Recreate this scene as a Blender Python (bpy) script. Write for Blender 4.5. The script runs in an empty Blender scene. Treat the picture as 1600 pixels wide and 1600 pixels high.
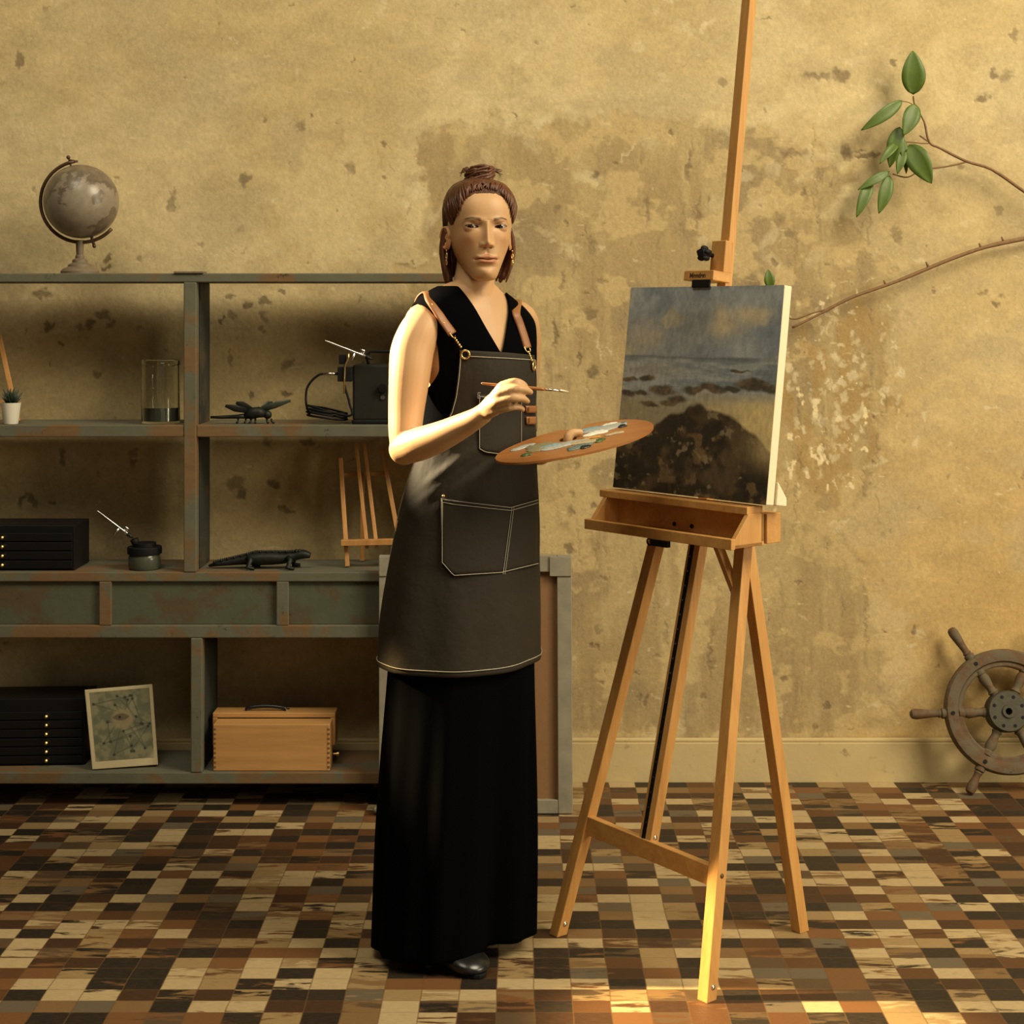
import bpy, bmesh, math, random
import numpy as np
from mathutils import Vector, Matrix, Quaternion
random.seed(7); rng = np.random.default_rng(11)
SC = bpy.context.scene; COL = SC.collection
F = 2600.0; CX, CY, HC = 815.0, 490.0, 1.4
def P(x, y, d): return Vector(((x-CX)*d/F, d, HC-(y-CY)*d/F))
def V(*a): return Vector(a)
def sstep(a, b, x):
    t = np.clip((x-a)/(b-a), 0, 1); return t*t*(3-2*t)

# ---------------------------------------------------------------- materials
def srgb(r, g, b):
    f = lambda c: (c/255/12.92) if c/255 <= .04045 else ((c/255+.055)/1.055)**2.4
    return (f(r), f(g), f(b), 1)
class N:
    """small node-graph helper"""
    def __init__(s, name):
        s.m = bpy.data.materials.new(name); s.m.use_nodes = True
        s.t = s.m.node_tree; s.b = s.t.nodes['Principled BSDF']; s.L = s.t.links.new
    def n(s, typ, **kw):
        d = s.t.nodes.new(typ)
        for k, v in kw.items(): setattr(d, k, v)
        return d
    def put(s, node, key, val):
        if isinstance(val, bpy.types.NodeSocket): s.L(val, node.inputs[key])
        else: node.inputs[key].default_value = val
    def coord(s, kind='Object', scale=(1,1,1), rot=(0,0,0)):
        c = s.n('ShaderNodeTexCoord'); m = s.n('ShaderNodeMapping')
        s.L(c.outputs[kind], m.inputs[0]); m.inputs['Scale'].default_value = scale
        m.inputs['Rotation'].default_value = rot
        return m.outputs[0]
    def noise(s, vec, scale, detail=4, rough=.6, dist=0):
        d = s.n('ShaderNodeTexNoise'); s.put(d, 'Vector', vec); s.put(d, 'Scale', scale)
        s.put(d, 'Detail', detail); s.put(d, 'Roughness', rough); s.put(d, 'Distortion', dist)
        return d.outputs['Fac']
    def ramp(s, fac, stops, interp='LINEAR'):
        d = s.n('ShaderNodeValToRGB'); s.L(fac, d.inputs[0]); cr = d.color_ramp; cr.interpolation = interp
        while len(cr.elements) < len(stops): cr.elements.new(.5)
        for e, (p, c) in zip(cr.elements, stops):
            e.position = p; e.color = c if len(c) == 4 else (*c, 1)
        return d.outputs[0]
    def math(s, op, a, b=0.0, c=None):
        d = s.n('ShaderNodeMath', operation=op); s.put(d, 0, a); s.put(d, 1, b)
        if c is not None: s.put(d, 2, c)
        return d.outputs[0]
    def mix(s, fac, a, b, blend='MIX'):
        d = s.n('ShaderNodeMix', data_type='RGBA', blend_type=blend)
        s.put(d, 0, fac)
        for i, v in ((6, a), (7, b)):
            if isinstance(v, bpy.types.NodeSocket): s.L(v, d.inputs[i])
            else: d.inputs[i].default_value = v if len(v) == 4 else (*v, 1)
        return d.outputs[2]
    def bump(s, h, strength=.3, dist=.002):
        d = s.n('ShaderNodeBump'); s.L(h, d.inputs['Height']); d.inputs['Strength'].default_value = strength
        d.inputs['Distance'].default_value = dist; s.L(d.outputs[0], s.b.inputs['Normal'])
    def set(s, color=None, rough=.6, metal=0, spec=.5):
        if color is not None: s.put(s.b, 'Base Color', color if isinstance(color, bpy.types.NodeSocket) or len(color) == 4 else (*color, 1))
        s.put(s.b, 'Roughness', rough); s.put(s.b, 'Metallic', metal); s.put(s.b, 'Specular IOR Level', spec)
        return s.m
def plain(name, col, rough=.6, metal=0, var=.15, scale=30, bump=0, spec=.5):
    g = N(name); v = g.coord()
    f = g.noise(v, scale, 4)
    c = g.mix(g.math('MULTIPLY', f, 1.0), tuple(x*(1-var) for x in col[:3]), tuple(min(1, x*(1+var)) for x in col[:3]))
    if bump: g.bump(f, bump, .003)
    return g.set(c, rough, metal, spec)
def wood(name, light, dark, sc=(34,34,2.0), rough=.45):
    g = N(name); v = g.coord(scale=sc)
    f = g.noise(v, 1.0, 6, .65, .6); f2 = g.noise(g.coord(scale=(sc[0]*6, sc[1]*6, sc[2]*3)), 1.0, 3)
    f = g.math('ADD', g.math('MULTIPLY', f, .75), g.math('MULTIPLY', f2, .25))
    c = g.ramp(f, [(.3, dark), (.62, light)]); g.bump(f, .12, .001)
    return g.set(c, rough)
M = {}
EW = (.60,.315,.092); ED = (.42,.195,.05)
M['beech'] = wood('beech_wood_upright', EW, ED)
M['beech_h'] = wood('beech_wood_level', EW, ED, (2.2,34,34))
M['box_wood'] = wood('pale_box_wood', (.50,.27,.095), (.37,.18,.055), (2.0,30,30))
M['mini_wood'] = wood('small_easel_wood', (.50,.25,.075), (.33,.145,.04))
M['palette_wood'] = wood('palette_wood', (.36,.145,.04), (.25,.09,.022), (5,40,40), .35)
def aged(name, paint, wood1, wood2, sc=7, th=.53):
    g = N(name); v = g.coord(); v2 = g.coord(scale=(2.5,20,20))
    base = g.mix(g.noise(v, 14, 5), tuple(x*.7 for x in paint), tuple(x*1.25 for x in paint))
    wd = g.mix(g.noise(v2, 3, 5), wood2, wood1)
    mask = g.ramp(g.noise(v, sc, 7, .7, .4), [(th, (0,0,0)), (th+.06, (1,1,1))])
    c = g.mix(mask, base, wd)
    dk = g.ramp(g.noise(v, 19, 5, .7), [(.28, (1,1,1)), (.36, (0,0,0))])
    c = g.mix(dk, c, (.02,.016,.01))
    g.bump(g.noise(v, 40, 6), .35, .003)
    return g.set(c, .8)
M['shelf_paint'] = aged('peeling_grey_green_paint', (.112,.108,.070), (.19,.110,.042), (.11,.06,.025), 5, .50)
M['shelf_dark'] = aged('dark_green_paint', (.072,.080,.046), (.10,.065,.03), (.06,.042,.02), 4)
M['shelf_black'] = aged('blackened_panel_paint', (.020,.021,.014), (.07,.045,.02), (.035,.025,.012), 3.2)
M['frame_paint'] = plain('grey_blue_frame_paint', (.235,.21,.15), .75, 0, .35, 22, .3)
M['hardboard'] = plain('brown_hardboard', (.215,.110,.042), .7, 0, .12, 60)
M['black_lacquer'] = plain('black_lacquer', (.006,.006,.0065), .45, 0, .2, 50, 0, .22)
M['black_rubber'] = plain('black_rubber', (.006,.006,.0065), .6, 0, .2, 80, 0, .2)
M['black_cloth'] = plain('black_cloth', (.0013,.0014,.0019), .95, 0, .25, 120, .1, .03)
M['shoe_leather'] = plain('black_shoe_leather', (.008,.008,.008), .28, 0, .2, 60, .05)
M['brass'] = plain('brass', (.75,.52,.2), .3, 1, .1, 60)
M['steel'] = plain('steel', (.72,.69,.62), .25, 1, .1, 60)
M['dark_metal'] = plain('dark_patinated_metal', (.016,.018,.015), .5, .35, .6, 70, .3, .3)
M['green_metal'] = plain('grey_green_metal', (.055,.066,.048), .5, .4, .35, 60, .2)
M['bronze'] = plain('aged_bronze', (.10,.055,.03), .5, .5, .3, 60, .2)
M['stone'] = plain('grey_brown_stand', (.16,.12,.075), .6, 0, .3, 50, .3)
M['white_pot'] = plain('white_ceramic', (.74,.70,.58), .35, 0, .04, 20)
M['soil'] = plain('soil', (.03,.02,.012), .9, 0, .4, 200, .5)
M['succulent'] = plain('dark_green_succulent', (.014,.028,.014), .5, 0, .4, 60)
M['leaf'] = plain('green_leaf', (.075,.125,.012), .5, 0, .35, 40, .15)
M['bark'] = plain('twig_bark', (.21,.115,.05), .8, 0, .4, 90, .5)
M['leather'] = plain('tan_leather', (.26,.105,.032), .5, 0, .25, 60, .2)
M['thread'] = plain('cream_thread', (.36,.33,.25), .7, 0, .1, 60)
M['canvas_edge'] = plain('cream_canvas_edge', (.80,.70,.48), .8, 0, .06, 120, .1)
M['weathered'] = aged('weathered_wheel_wood', (.105,.078,.042), (.16,.080,.028), (.040,.024,.011), 22, .49)
M['hub_metal'] = plain('wheel_hub_metal', (.060,.052,.032), .6, .3, .3, 70, .3)
M['ink'] = plain('dark_brown_ink', (.06,.03,.012), .8)
M['case_grey'] = plain('dark_grey_case', (.014,.0135,.010), .7, 0, .2, 60, .1, .2)
M['jar_glass'] = plain('grey_green_jar', (.060,.066,.045), .25, 0, .1, 30)
g = N('clear_glass'); g.put(g.b, 'Transmission Weight', 1.0); g.put(g.b, 'IOR', 1.3); M['glass'] = g.set((.93,.95,.9), .04)
g = N('brush_water'); M['water'] = g.set(g.mix(g.noise(g.coord(scale=(70,70,4)), 1, 3), (.010,.013,.009), (.085,.095,.07)), .2)
# apron cloth
g = N('apron_canvas'); v = g.coord()
f = g.noise(v, 5, 5); f2 = g.noise(g.coord(scale=(900,900,900)), 1, 2)
c = g.mix(f, (.0155,.0116,.0064), (.026,.0195,.011)); c = g.mix(.25, c, g.ramp(f2, [(.3, (.009,.007,.0042)), (.7, (.034,.026,.0155))]))
g.bump(g.noise(v, 9, 4), .25, .02); M['apron'] = g.set(c, .75, 0, .28)
# skin with the colour attribute for lips / brows
g = N('skin'); a = g.n('ShaderNodeVertexColor', layer_name='Col')
c = g.mix(g.math('MULTIPLY', g.noise(g.coord(), 45, 5), .22), a.outputs['Color'], (.44,.235,.12), 'MIX')
g.put(g.b, 'Subsurface Weight', .12); g.put(g.b, 'Subsurface Radius', (.012,.004,.002)); g.put(g.b, 'Subsurface Scale', 1.0)
M['skin'] = g.set(c, .48, 0, .4)
# hair
g = N('auburn_hair'); a = g.n('ShaderNodeVertexColor', layer_name='Strand')
sp = g.n('ShaderNodeSeparateColor'); g.L(a.outputs['Color'], sp.inputs[0])
cb = g.n('ShaderNodeCombineXYZ'); g.put(cb, 0, g.math('MULTIPLY', sp.outputs[0], 150.)); g.put(cb, 1, g.math('MULTIPLY', sp.outputs[1], 5.))
f = g.noise(cb.outputs[0], 1.0, 5, .6); c = g.ramp(f, [(.3, (.018,.007,.003)), (.52, (.072,.0235,.0075)), (.78, (.20,.066,.020))])
g.bump(f, .5, .004); M['hair'] = g.set(c, .6, 0, .3)
M['hair_tuft'] = wood('auburn_hair_tufts', (.145,.046,.0135), (.024,.008,.003), (260,260,14), .45)
M['eye_white'] = plain('eye_white', (.22,.165,.11), .2, 0, .05); M['iris'] = plain('brown_iris', (.030,.013,.005), .12, 0, .2, 300); M['pupil'] = plain('pupil', (.003,.003,.003), .08)
def attr_mat(name, rough=.8, bump=0, bscale=60, spec=.4):
    g = N(name); a = g.n('ShaderNodeVertexColor', layer_name='Col'); c = a.outputs['Color']
    if bump: g.bump(g.noise(g.coord(), bscale, 6, .65), bump, .004)
    return g, c

# ---------------------------------------------------------------- numpy noise
def vn(x, y, seed=0):
    xi = np.floor(x).astype(np.int64); yi = np.floor(y).astype(np.int64); xf = x-xi; yf = y-yi
    def h(a, b):
        n = (a*374761393 + b*668265263 + seed*974634777) & 0x7fffffff
        n = ((n ^ (n >> 13))*1274126177) & 0x7fffffff
        return ((n ^ (n >> 16)) & 0xffff)/65535.
    u = xf*xf*(3-2*xf); v = yf*yf*(3-2*yf)
    return (h(xi,yi)*(1-u)+h(xi+1,yi)*u)*(1-v)+(h(xi,yi+1)*(1-u)+h(xi+1,yi+1)*u)*v
def fbm(x, y, seed=0, oct=5, gain=.55):
    s = 0; a = 1; t = 0
    for i in range(oct):
        s = s+a*vn(x*2**i, y*2**i, seed+i*17); t += a; a *= gain
    return s/t
def lerp(a, b, t): return a+(b-a)*t

# ---------------------------------------------------------------- mesh helpers
class MB:
    def __init__(s): s.v = []; s.f = []; s.m = []; s.mi = 0
    def add(s, vs, fs):
        o = len(s.v); s.v += [tuple(v) for v in vs]; s.f += [tuple(o+i for i in f) for f in fs]; s.m += [s.mi]*len(fs); return s
    def box(s, x0, x1, y0, y1, z0, z1):
        return s.add([(x0,y0,z0),(x1,y0,z0),(x1,y1,z0),(x0,y1,z0),(x0,y0,z1),(x1,y0,z1),(x1,y1,z1),(x0,y1,z1)],
                     [(3,2,1,0),(4,5,6,7),(0,1,5,4),(1,2,6,5),(2,3,7,6),(3,0,4,7)])
    def hexa(s, pts):   # 8 points: bottom 4 ccw, top 4 ccw
        return s.add(pts, [(3,2,1,0),(4,5,6,7),(0,1,5,4),(1,2,6,5),(2,3,7,6),(3,0,4,7)])
    def beam(s, p0, p1, a, wa, wb):
        """prism from p0 to p1; full width wa along a, wb along the other normal"""
        p0, p1, a = Vector(p0), Vector(p1), Vector(a); t = (p1-p0).normalized()
        a = (a-t*a.dot(t)).normalized(); b = t.cross(a)
        q = [(-1,-1),(1,-1),(1,1),(-1,1)]
        return s.hexa([p+a*(i*wa/2)+b*(j*wb/2) for p in (p0, p1) for i, j in q])
    def obox(s, o, ax, ay, az, x0, x1, y0, y1, z0, z1):
        o, ax, ay, az = map(Vector, (o, ax, ay, az))
        return s.hexa([o+ax*x+ay*y+az*z for z in (z0, z1) for x, y in ((x0,y0),(x1,y0),(x1,y1),(x0,y1))])
    def loft(s, rings, cap=True, close=True):
        n = len(rings[0]); o = len(s.v); vs = [v for r in rings for v in r]; fs = []
        m = n if close else n-1
        for i in range(len(rings)-1):
            for j in range(m):
                k = (j+1) % n; fs.append((i*n+j, i*n+k, (i+1)*n+k, (i+1)*n+j))
        if cap and close:
            fs.append(tuple(range(n))[::-1]); fs.append(tuple((len(rings)-1)*n+j for j in range(n)))
        return s.add(vs, fs)
    def tube(s, pts, r, seg=10, cap=True, flat=1.0, ref=None):
        pts = [Vector(p) for p in pts]; n = len(pts)
        rs = r if isinstance(r, (list, tuple)) else [r]*n
        t0 = (pts[1]-pts[0]).normalized(); a = Vector(ref) if ref else (V(0,0,1) if abs(t0.z) < .9 else V(1,0,0))
        rings = []
        for i, p in enumerate(pts):
            t = (pts[min(i+1, n-1)]-pts[max(i-1, 0)]).normalized()
            a = (a-t*a.dot(t)).normalized(); b = t.cross(a)
            rings.append([p+a*(math.cos(2*math.pi*k/seg)*rs[i])+b*(math.sin(2*math.pi*k/seg)*rs[i]*flat) for k in range(seg)])
        return s.loft(rings, cap)
    def lathe(s, prof, o, seg=32, ax=(0,0,1)):
        q = V(0,0,1).rotation_difference(Vector(ax)); o = Vector(o)
        rings = [[o+q @ V(r*math.cos(2*math.pi*k/seg), r*math.sin(2*math.pi*k/seg), z) for k in range(seg)] for r, z in prof]
        return s.loft(rings)
    def ball(s, c, r, seg=24, rings=14, ax=(0,0,1)):
        rr = r if isinstance(r, (tuple, list)) else (r, r, r); c = Vector(c); q = V(0,0,1).rotation_difference(Vector(ax))
        R = []
        for i in range(rings+1):
            t = math.pi*min(max(i/rings, .004), .996)
            R.append([c+q @ V(rr[0]*math.sin(t)*math.cos(2*math.pi*k/seg), rr[1]*math.sin(t)*math.sin(2*math.pi*k/seg), -rr[2]*math.cos(t)) for k in range(seg)])
        return s.loft(R)
    def torus(s, c, R, r, ax=(0,0,1), seg=24, sr=8):
        q = V(0,0,1).rotation_difference(Vector(ax)); c = Vector(c); rings = []
        for i in range(seg):
            a = 2*math.pi*i/seg; d = V(math.cos(a), math.sin(a), 0)
            rings.append([c+q @ (d*(R+r*math.cos(2*math.pi*k/sr))+V(0,0,r*math.sin(2*math.pi*k/sr))) for k in range(sr)])
        n = sr; fs = []
        for i in range(seg):
            for j in range(n):
                fs.append((i*n+j, ((i+1) % seg)*n+j, ((i+1) % seg)*n+(j+1) % n, i*n+(j+1) % n))
        return s.add([v for r_ in rings for v in r_], fs)
    def build(s, name, mat, parent=None, smooth=False, bevel=0, solid=0, sub=0, angle=None, loc=None):
        o_ = Vector(parent['_org']) if parent is not None else (Vector(loc) if loc is not None else V(0,0,0))
        me = bpy.data.meshes.new(name)
        me.from_pydata([(v[0]-o_.x, v[1]-o_.y, v[2]-o_.z) for v in s.v], [], s.f)
        mats = mat if isinstance(mat, list) else [mat]
        for m_ in mats: me.materials.append(m_)
        if len(mats) > 1: me.polygons.foreach_set('material_index', s.m)
        me.validate(); me.update()
        bm = bmesh.new(); bm.from_mesh(me); bmesh.ops.recalc_face_normals(bm, faces=bm.faces[:]); bm.to_mesh(me); bm.free()
        if smooth: me.polygons.foreach_set('use_smooth', [True]*len(me.polygons))
        ob = bpy.data.objects.new(name, me); COL.objects.link(ob)
        if parent is not None: ob.parent = parent
        elif loc is not None: ob.location = o_
        ob['_org'] = tuple(float(x) for x in o_)
        if bevel:
            m_ = ob.modifiers.new('b', 'BEVEL'); m_.width = bevel; m_.segments = 2; m_.limit_method = 'ANGLE'; m_.angle_limit = .6
        if solid:
            m_ = ob.modifiers.new('s', 'SOLIDIFY'); m_.thickness = solid; m_.offset = 0
        if sub:
            m_ = ob.modifiers.new('d', 'SUBSURF'); m_.levels = sub; m_.render_levels = sub
        if smooth and angle:
            me.set_sharp_from_angle(angle=angle)
        return ob
def thing(name, label, cat, loc, group=None):
    o = bpy.data.objects.new(name, None); COL.objects.link(o); o.location = loc; o.empty_display_size = .05
    o['label'] = label; o['category'] = cat; o['_org'] = tuple(loc)
    if group: o['group'] = group
    return o
def tag(o, label, cat, group=None):
    o['label'] = label; o['category'] = cat
    if group: o['group'] = group
    return o
def copy_tree(o, parent=None):
    c = o.copy(); COL.objects.link(c)
    if parent is not None: c.parent = parent
    for ch in [x for x in COL.objects if x.parent == o]: copy_tree(ch, c)
    return c
def grid_mesh(name, pts, nx, ny, mat, col=None, parent=None, loc=(0,0,0), smooth=True, attr='Col', close=False):
    """pts: (ny,nx,3) numpy grid"""
    me = bpy.data.meshes.new(name); nv = nx*ny; o_ = np.array(parent['_org'] if parent is not None else loc)
    me.vertices.add(nv); me.vertices.foreach_set('co', (pts.reshape(-1,3)-o_).astype(np.float32).ravel())
    mx = nx if close else nx-1
    j, i = np.meshgrid(np.arange(ny-1), np.arange(mx), indexing='ij'); i2 = (i+1) % nx
    q = np.stack([j*nx+i, j*nx+i2, (j+1)*nx+i2, (j+1)*nx+i], -1).reshape(-1,4).astype(np.int32); nf = len(q)
    me.loops.add(nf*4); me.loops.foreach_set('vertex_index', q.ravel()); me.polygons.add(nf)
    me.polygons.foreach_set('loop_start', np.arange(0, nf*4, 4, dtype=np.int32))
    if smooth: me.polygons.foreach_set('use_smooth', np.ones(nf, dtype=bool))
    me.update(calc_edges=True); me.materials.append(mat)
    if col is not None:
        a = me.color_attributes.new(attr, 'FLOAT_COLOR', 'POINT'); c4 = np.ones((nv,4), np.float32); c4[:, :3] = col.reshape(-1,3); a.data.foreach_set('color', c4.ravel())
    ob = bpy.data.objects.new(name, me); COL.objects.link(ob); ob['_org'] = tuple(float(x) for x in o_)
    if parent is not None: ob.parent = parent
    else: ob.location = loc
    return ob
# ================================================================ setting
def struct(o): o['kind'] = 'structure'; return o
WY = 5.0
def wall():
    X = np.concatenate([np.linspace(-3.2, -1.75, 150, endpoint=False), np.linspace(-1.75, 1.75, 1150), np.linspace(1.75, 3.2, 151)[1:]])
    Z = np.concatenate([np.linspace(3.3, 2.5, 90, endpoint=False), np.linspace(2.5, -.012, 820)]); nx, ny = len(X), len(Z); X, Z = np.meshgrid(X, Z)
    px = CX+X*F/WY; py = CY-(Z-HC)*F/WY
    col = np.zeros((ny, nx, 3))
    wx = px+60*(fbm(px/70, py/70, 3)-.5)*2+16*(fbm(px/14, py/14, 5)-.5)*2
    wy = py+60*(fbm(px/70, py/70, 9)-.5)*2+16*(fbm(px/14, py/14, 8)-.5)*2
    base = np.array([.50,.382,.185]); pale = np.array([.57,.455,.245]); warm = np.array([.49,.315,.108])
    t = sstep(.40, .62, fbm(px/260, py/200, 21)); col[:] = lerp(base, pale, t[..., None])
    t = sstep(1000, 1600, px)*sstep(300, 1000, py)*.9; col = lerp(col, warm, t[..., None])
    # soft trowel blotches
    b = fbm(px/46, py/30, 31, 6); col *= (.80+.40*b)[..., None]
    col = lerp(col, np.array([.43,.345,.20]), (sstep(.52, .66, fbm(px/150+7, py/110, 33, 6))*.45)[..., None])
    sm = sstep(.60, .68, fbm(px/80+3, py/42, 41, 5))*.5; col = lerp(col, np.array([.44,.34,.18]), sm[..., None])
    # bare, stained plaster in the middle
    left = np.where(wy < 430, 650-(430-wy)*.02, 615)
    right = np.interp(wy, [180,240,330,420,560,700,820,1000,1180], [1180,1330,1290,1400,1395,1370,1330,1380,1360])
    topy = np.interp(wx, [600,700,900,1100,1200,1330], [225,215,190,190,215,245])
    m = sstep(-6, 14, wx-left)*sstep(-8, 16, right-wx)*sstep(-10, 18, wy-topy)*sstep(-20, 10, 1150-wy)
    st = np.array([.315,.222,.098]); st2 = np.array([.41,.305,.140]); st3 = np.array([.225,.162,.084])
    s = fbm(px/34, py/150, 51, 5); sc = lerp(st, st2, sstep(.38, .66, s)[..., None])
    sc = lerp(sc, st3, (sstep(.55, .72, fbm(px/90, py/120, 61, 5))*.8)[..., None])
    streak = sstep(.58, .75, fbm(px/7, py/60, 71, 4))*sstep(.45, .6, fbm(px/120, py/90, 77)); sc = lerp(sc, np.array([.20,.15,.085]), (streak*.55)[..., None])
    rem = sstep(.55, .62, fbm(px/60, py/50, 81, 6)); sc = lerp(sc, np.array([.52,.385,.175]), (rem*.75)[..., None])
    col = lerp(col, sc, (m*.88)[..., None])
    # dark ochre zone with flaking to the right of the picture
    z = sstep(0, 60, 1-np.sqrt(((wx-1300)/95)**2+((wy-620)/190)**2)+0) if False else np.clip(1.25-np.sqrt(((wx-1290)/105)**2+((wy-620)/180)**2), 0, 1)
    z = sstep(.1, .5, z); fl = sstep(.42, .6, fbm(px/22, py/52, 91, 6))
    col = lerp(col, np.array([.33,.205,.065]), (z*fl*.75)[..., None])
    ch = sstep(.68, .735, fbm(px/13, py/19, 95, 4))*z; col = lerp(col, np.array([.80,.66,.38]), ch[..., None])
    # pale filler patches top left / top right
    for (x, y, rx, ry, k) in [(520,280,110,60,.5),(300,250,140,40,.35),(250,330,60,50,.3),(1290,170,120,40,.5),(1450,150,70,60,.4),(380,390,90,25,.45),(1210,60,60,70,.3),(1400,1000,40,80,.3),(520,360,70,60,.6),(640,330,40,50,.5),(860,60,120,50,.3)]:
        d = np.sqrt(((wx-x)/rx)**2+((wy-y)/ry)**2); col = lerp(col, np.array([.66,.53,.285]), (sstep(1.1, .6, d)*k)[..., None])
    # scuffs and holes, each where the wall has it
    spots = [(65,460,15,6,5),(77,510,13,5,-38),(160,492,10,6,30),(142,508,6,9,10),(127,511,7,4,0),(94,536,5,4,-30),(172,507,5,6,40),(268,315,5,17,8),(381,283,7,13,12),(170,403,10,3,-45),(165,418,8,2,0),
      (97,715,4,13,-8),(208,708,10,8,0),(207,722,4,9,-20),(33,782,5,13,25),(47,778,7,4,20),(54,782,4,9,-20),(80,785,5,4,0),(152,583,3,6,0),(360,560,4,12,5),(451,572,12,5,-42),(447,613,10,4,0),(361,463,8,4,0),(384,477,5,9,40),(411,470,10,4,15),(410,494,6,12,-25),(411,515,5,4,0),(361,495,6,4,0),(346,502,2,5,0),
      (368,756,17,11,0),(376,772,8,10,-10),(428,757,13,5,10),(480,692,11,5,0),(447,795,14,2,20),(394,620,3,6,0),
      (925,385,9,14,-20),(922,490,9,8,0),(925,581,10,8,0),(888,857,8,7,0),(930,272,5,8,0),(940,440,6,5,20),(900,730,4,8,10),(925,790,5,5,0),(945,905,5,4,0),(935,985,5,6,0),(927,1010,4,4,0),(1000,1090,4,3,0),(1010,1095,3,7,0),(1100,1090,5,4,0),(940,1065,4,3,0),
      (1275,119,22,5,5),(1312,117,15,10,0),(1240,240,22,6,-4),(1322,238,9,14,-30),(1356,242,20,4,0),(1533,155,9,7,0),(1570,120,12,8,-30),(1553,118,4,8,-30),(1500,260,7,5,0),(1585,55,4,9,20),(1560,330,6,6,0),(1538,458,8,3,-40),(1565,462,5,4,0),(1553,475,5,4,0),(1235,365,8,5,-20),(1400,370,7,14,-25),(1215,345,9,10,0),(1290,1102,3,7,0),(1430,985,4,4,0),(1560,330,4,7,0),(1395,100,6,5,0),(1130,130,8,4,0),(960,255,6,5,0),(870,330,3,5,0),
      (548,265,7,12,-10),(470,200,6,10,0),(560,470,3,6,20),(440,455,6,3,10),(600,225,6,4,0),(30,95,5,12,0),(1090,330,3,30,3),(1010,330,4,22,0),(1075,260,3,25,2),(1120,420,4,18,0),(1010,720,3,14,0),(880,440,3,16,0),(868,520,3,20,0),(905,560,3,14,0),(1225,1060,4,4,0),(1110,1020,3,40,0)]
    dark = np.zeros_like(px)
    sx = px+9*(fbm(px/9, py/9, 101)-.5)*2; sy = py+9*(fbm(px/9, py/9, 103)-.5)*2
    for (x, y, rx, ry, a) in spots:
        a = math.radians(a); dx = sx-x; dy = sy-y; u = (dx*math.cos(a)+dy*math.sin(a))/(rx+1); v = (-dx*math.sin(a)+dy*math.cos(a))/(ry+1)
        dark = np.maximum(dark, sstep(1.25, .55, np.sqrt(u*u+v*v))*(.55+.4*((x*7+y*13) % 10)/10))
    # many small knocks, runs and pale flecks
    lite = np.zeros_like(px); R1 = np.random.default_rng(5); sxr = px[0]; syr = py[:, 0]
    def stamp(arr, x, y, rx, ry, a, k):
        r = max(rx, ry)*1.6+6; i0, i1 = np.searchsorted(sxr, [x-r, x+r]); j0, j1 = np.searchsorted(syr, [y-r, y+r])
        if i1 <= i0 or j1 <= j0: return
        dx = sx[j0:j1, i0:i1]-x; dy = sy[j0:j1, i0:i1]-y; u = (dx*math.cos(a)+dy*math.sin(a))/rx; v = (-dx*math.sin(a)+dy*math.cos(a))/ry
        arr[j0:j1, i0:i1] = np.maximum(arr[j0:j1, i0:i1], sstep(1.25, .5, np.sqrt(u*u+v*v))*k)
    for _ in range(1250):
        x, y = R1.uniform(-850, 2480), R1.uniform(-480, 1160); cen = 640 < x < 1400 and 200 < y < 1150
        if not cen and R1.random() < .35: continue
        q = R1.random()**3; stamp(dark, x, y, 1.5+6*q, 1.5+(9 if cen else 5)*R1.random()**3, R1.uniform(-.9, .9)*(.3 if cen else 1), R1.uniform(.25, .75))
    for _ in range(150):
        x, y = R1.uniform(660, 1390), R1.uniform(215, 1000); stamp(dark, x, y, R1.uniform(1.2, 3.2), R1.uniform(10, 46), R1.uniform(-.06, .06), R1.uniform(.12, .42))
    for _ in range(850):
        x, y = R1.uniform(-850, 2480), R1.uniform(-480, 1160); q = R1.random()**2.5
        stamp(lite, x, y, 2+22*q, 1.2+4*R1.random()**2, R1.choice([-.6,-.2,.1,.5,1.5])+R1.uniform(-.3, .3), R1.uniform(.2, .7))
    for _ in range(110):
        x, y = R1.normal(1310, 55), R1.normal(610, 85); stamp(lite, x, y, R1.uniform(1.5, 7), R1.uniform(2, 11), R1.uniform(-.3, .3), R1.uniform(.5, 1))
    for _ in range(60):
        x, y = R1.uniform(560, 1500), R1.uniform(-50, 420); stamp(lite, x, y, R1.uniform(6, 26), R1.uniform(4, 16), R1.uniform(-1, 1), R1.uniform(.15, .5))
    col = lerp(col, np.array([.70,.60,.38]), (lite*.8)[..., None])
    fine = fbm(px/5, py/6, 141, 3); col *= (.86+.28*fine)[..., None]
    col = lerp(col, np.array([.125,.085,.042]), dark[..., None])
    # hairline scratches, pale
    lt = sstep(.80, .87, fbm(px/26, py/8, 121, 4)); col = lerp(col, np.array([.72,.58,.33]), (lt*.6)[..., None])
    relief = .004*fbm(px/120, py/120, 131, 3)-.0015*m-.002*dark
    pts = np.stack([X, WY-relief, Z], -1)
    g, c = attr_mat('ochre_plaster', .88, .45, 55)
    f = g.noise(g.coord(), 130, 5, .7); c = g.mix(.16, c, g.ramp(f, [(.3, (.2,.14,.06)), (.7, (.75,.6,.35))]))
    struct(grid_mesh('wall_back', pts, nx, ny, g.set(c, .88, 0, .25), np.clip(col, 0, 1)))
wall()
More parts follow.
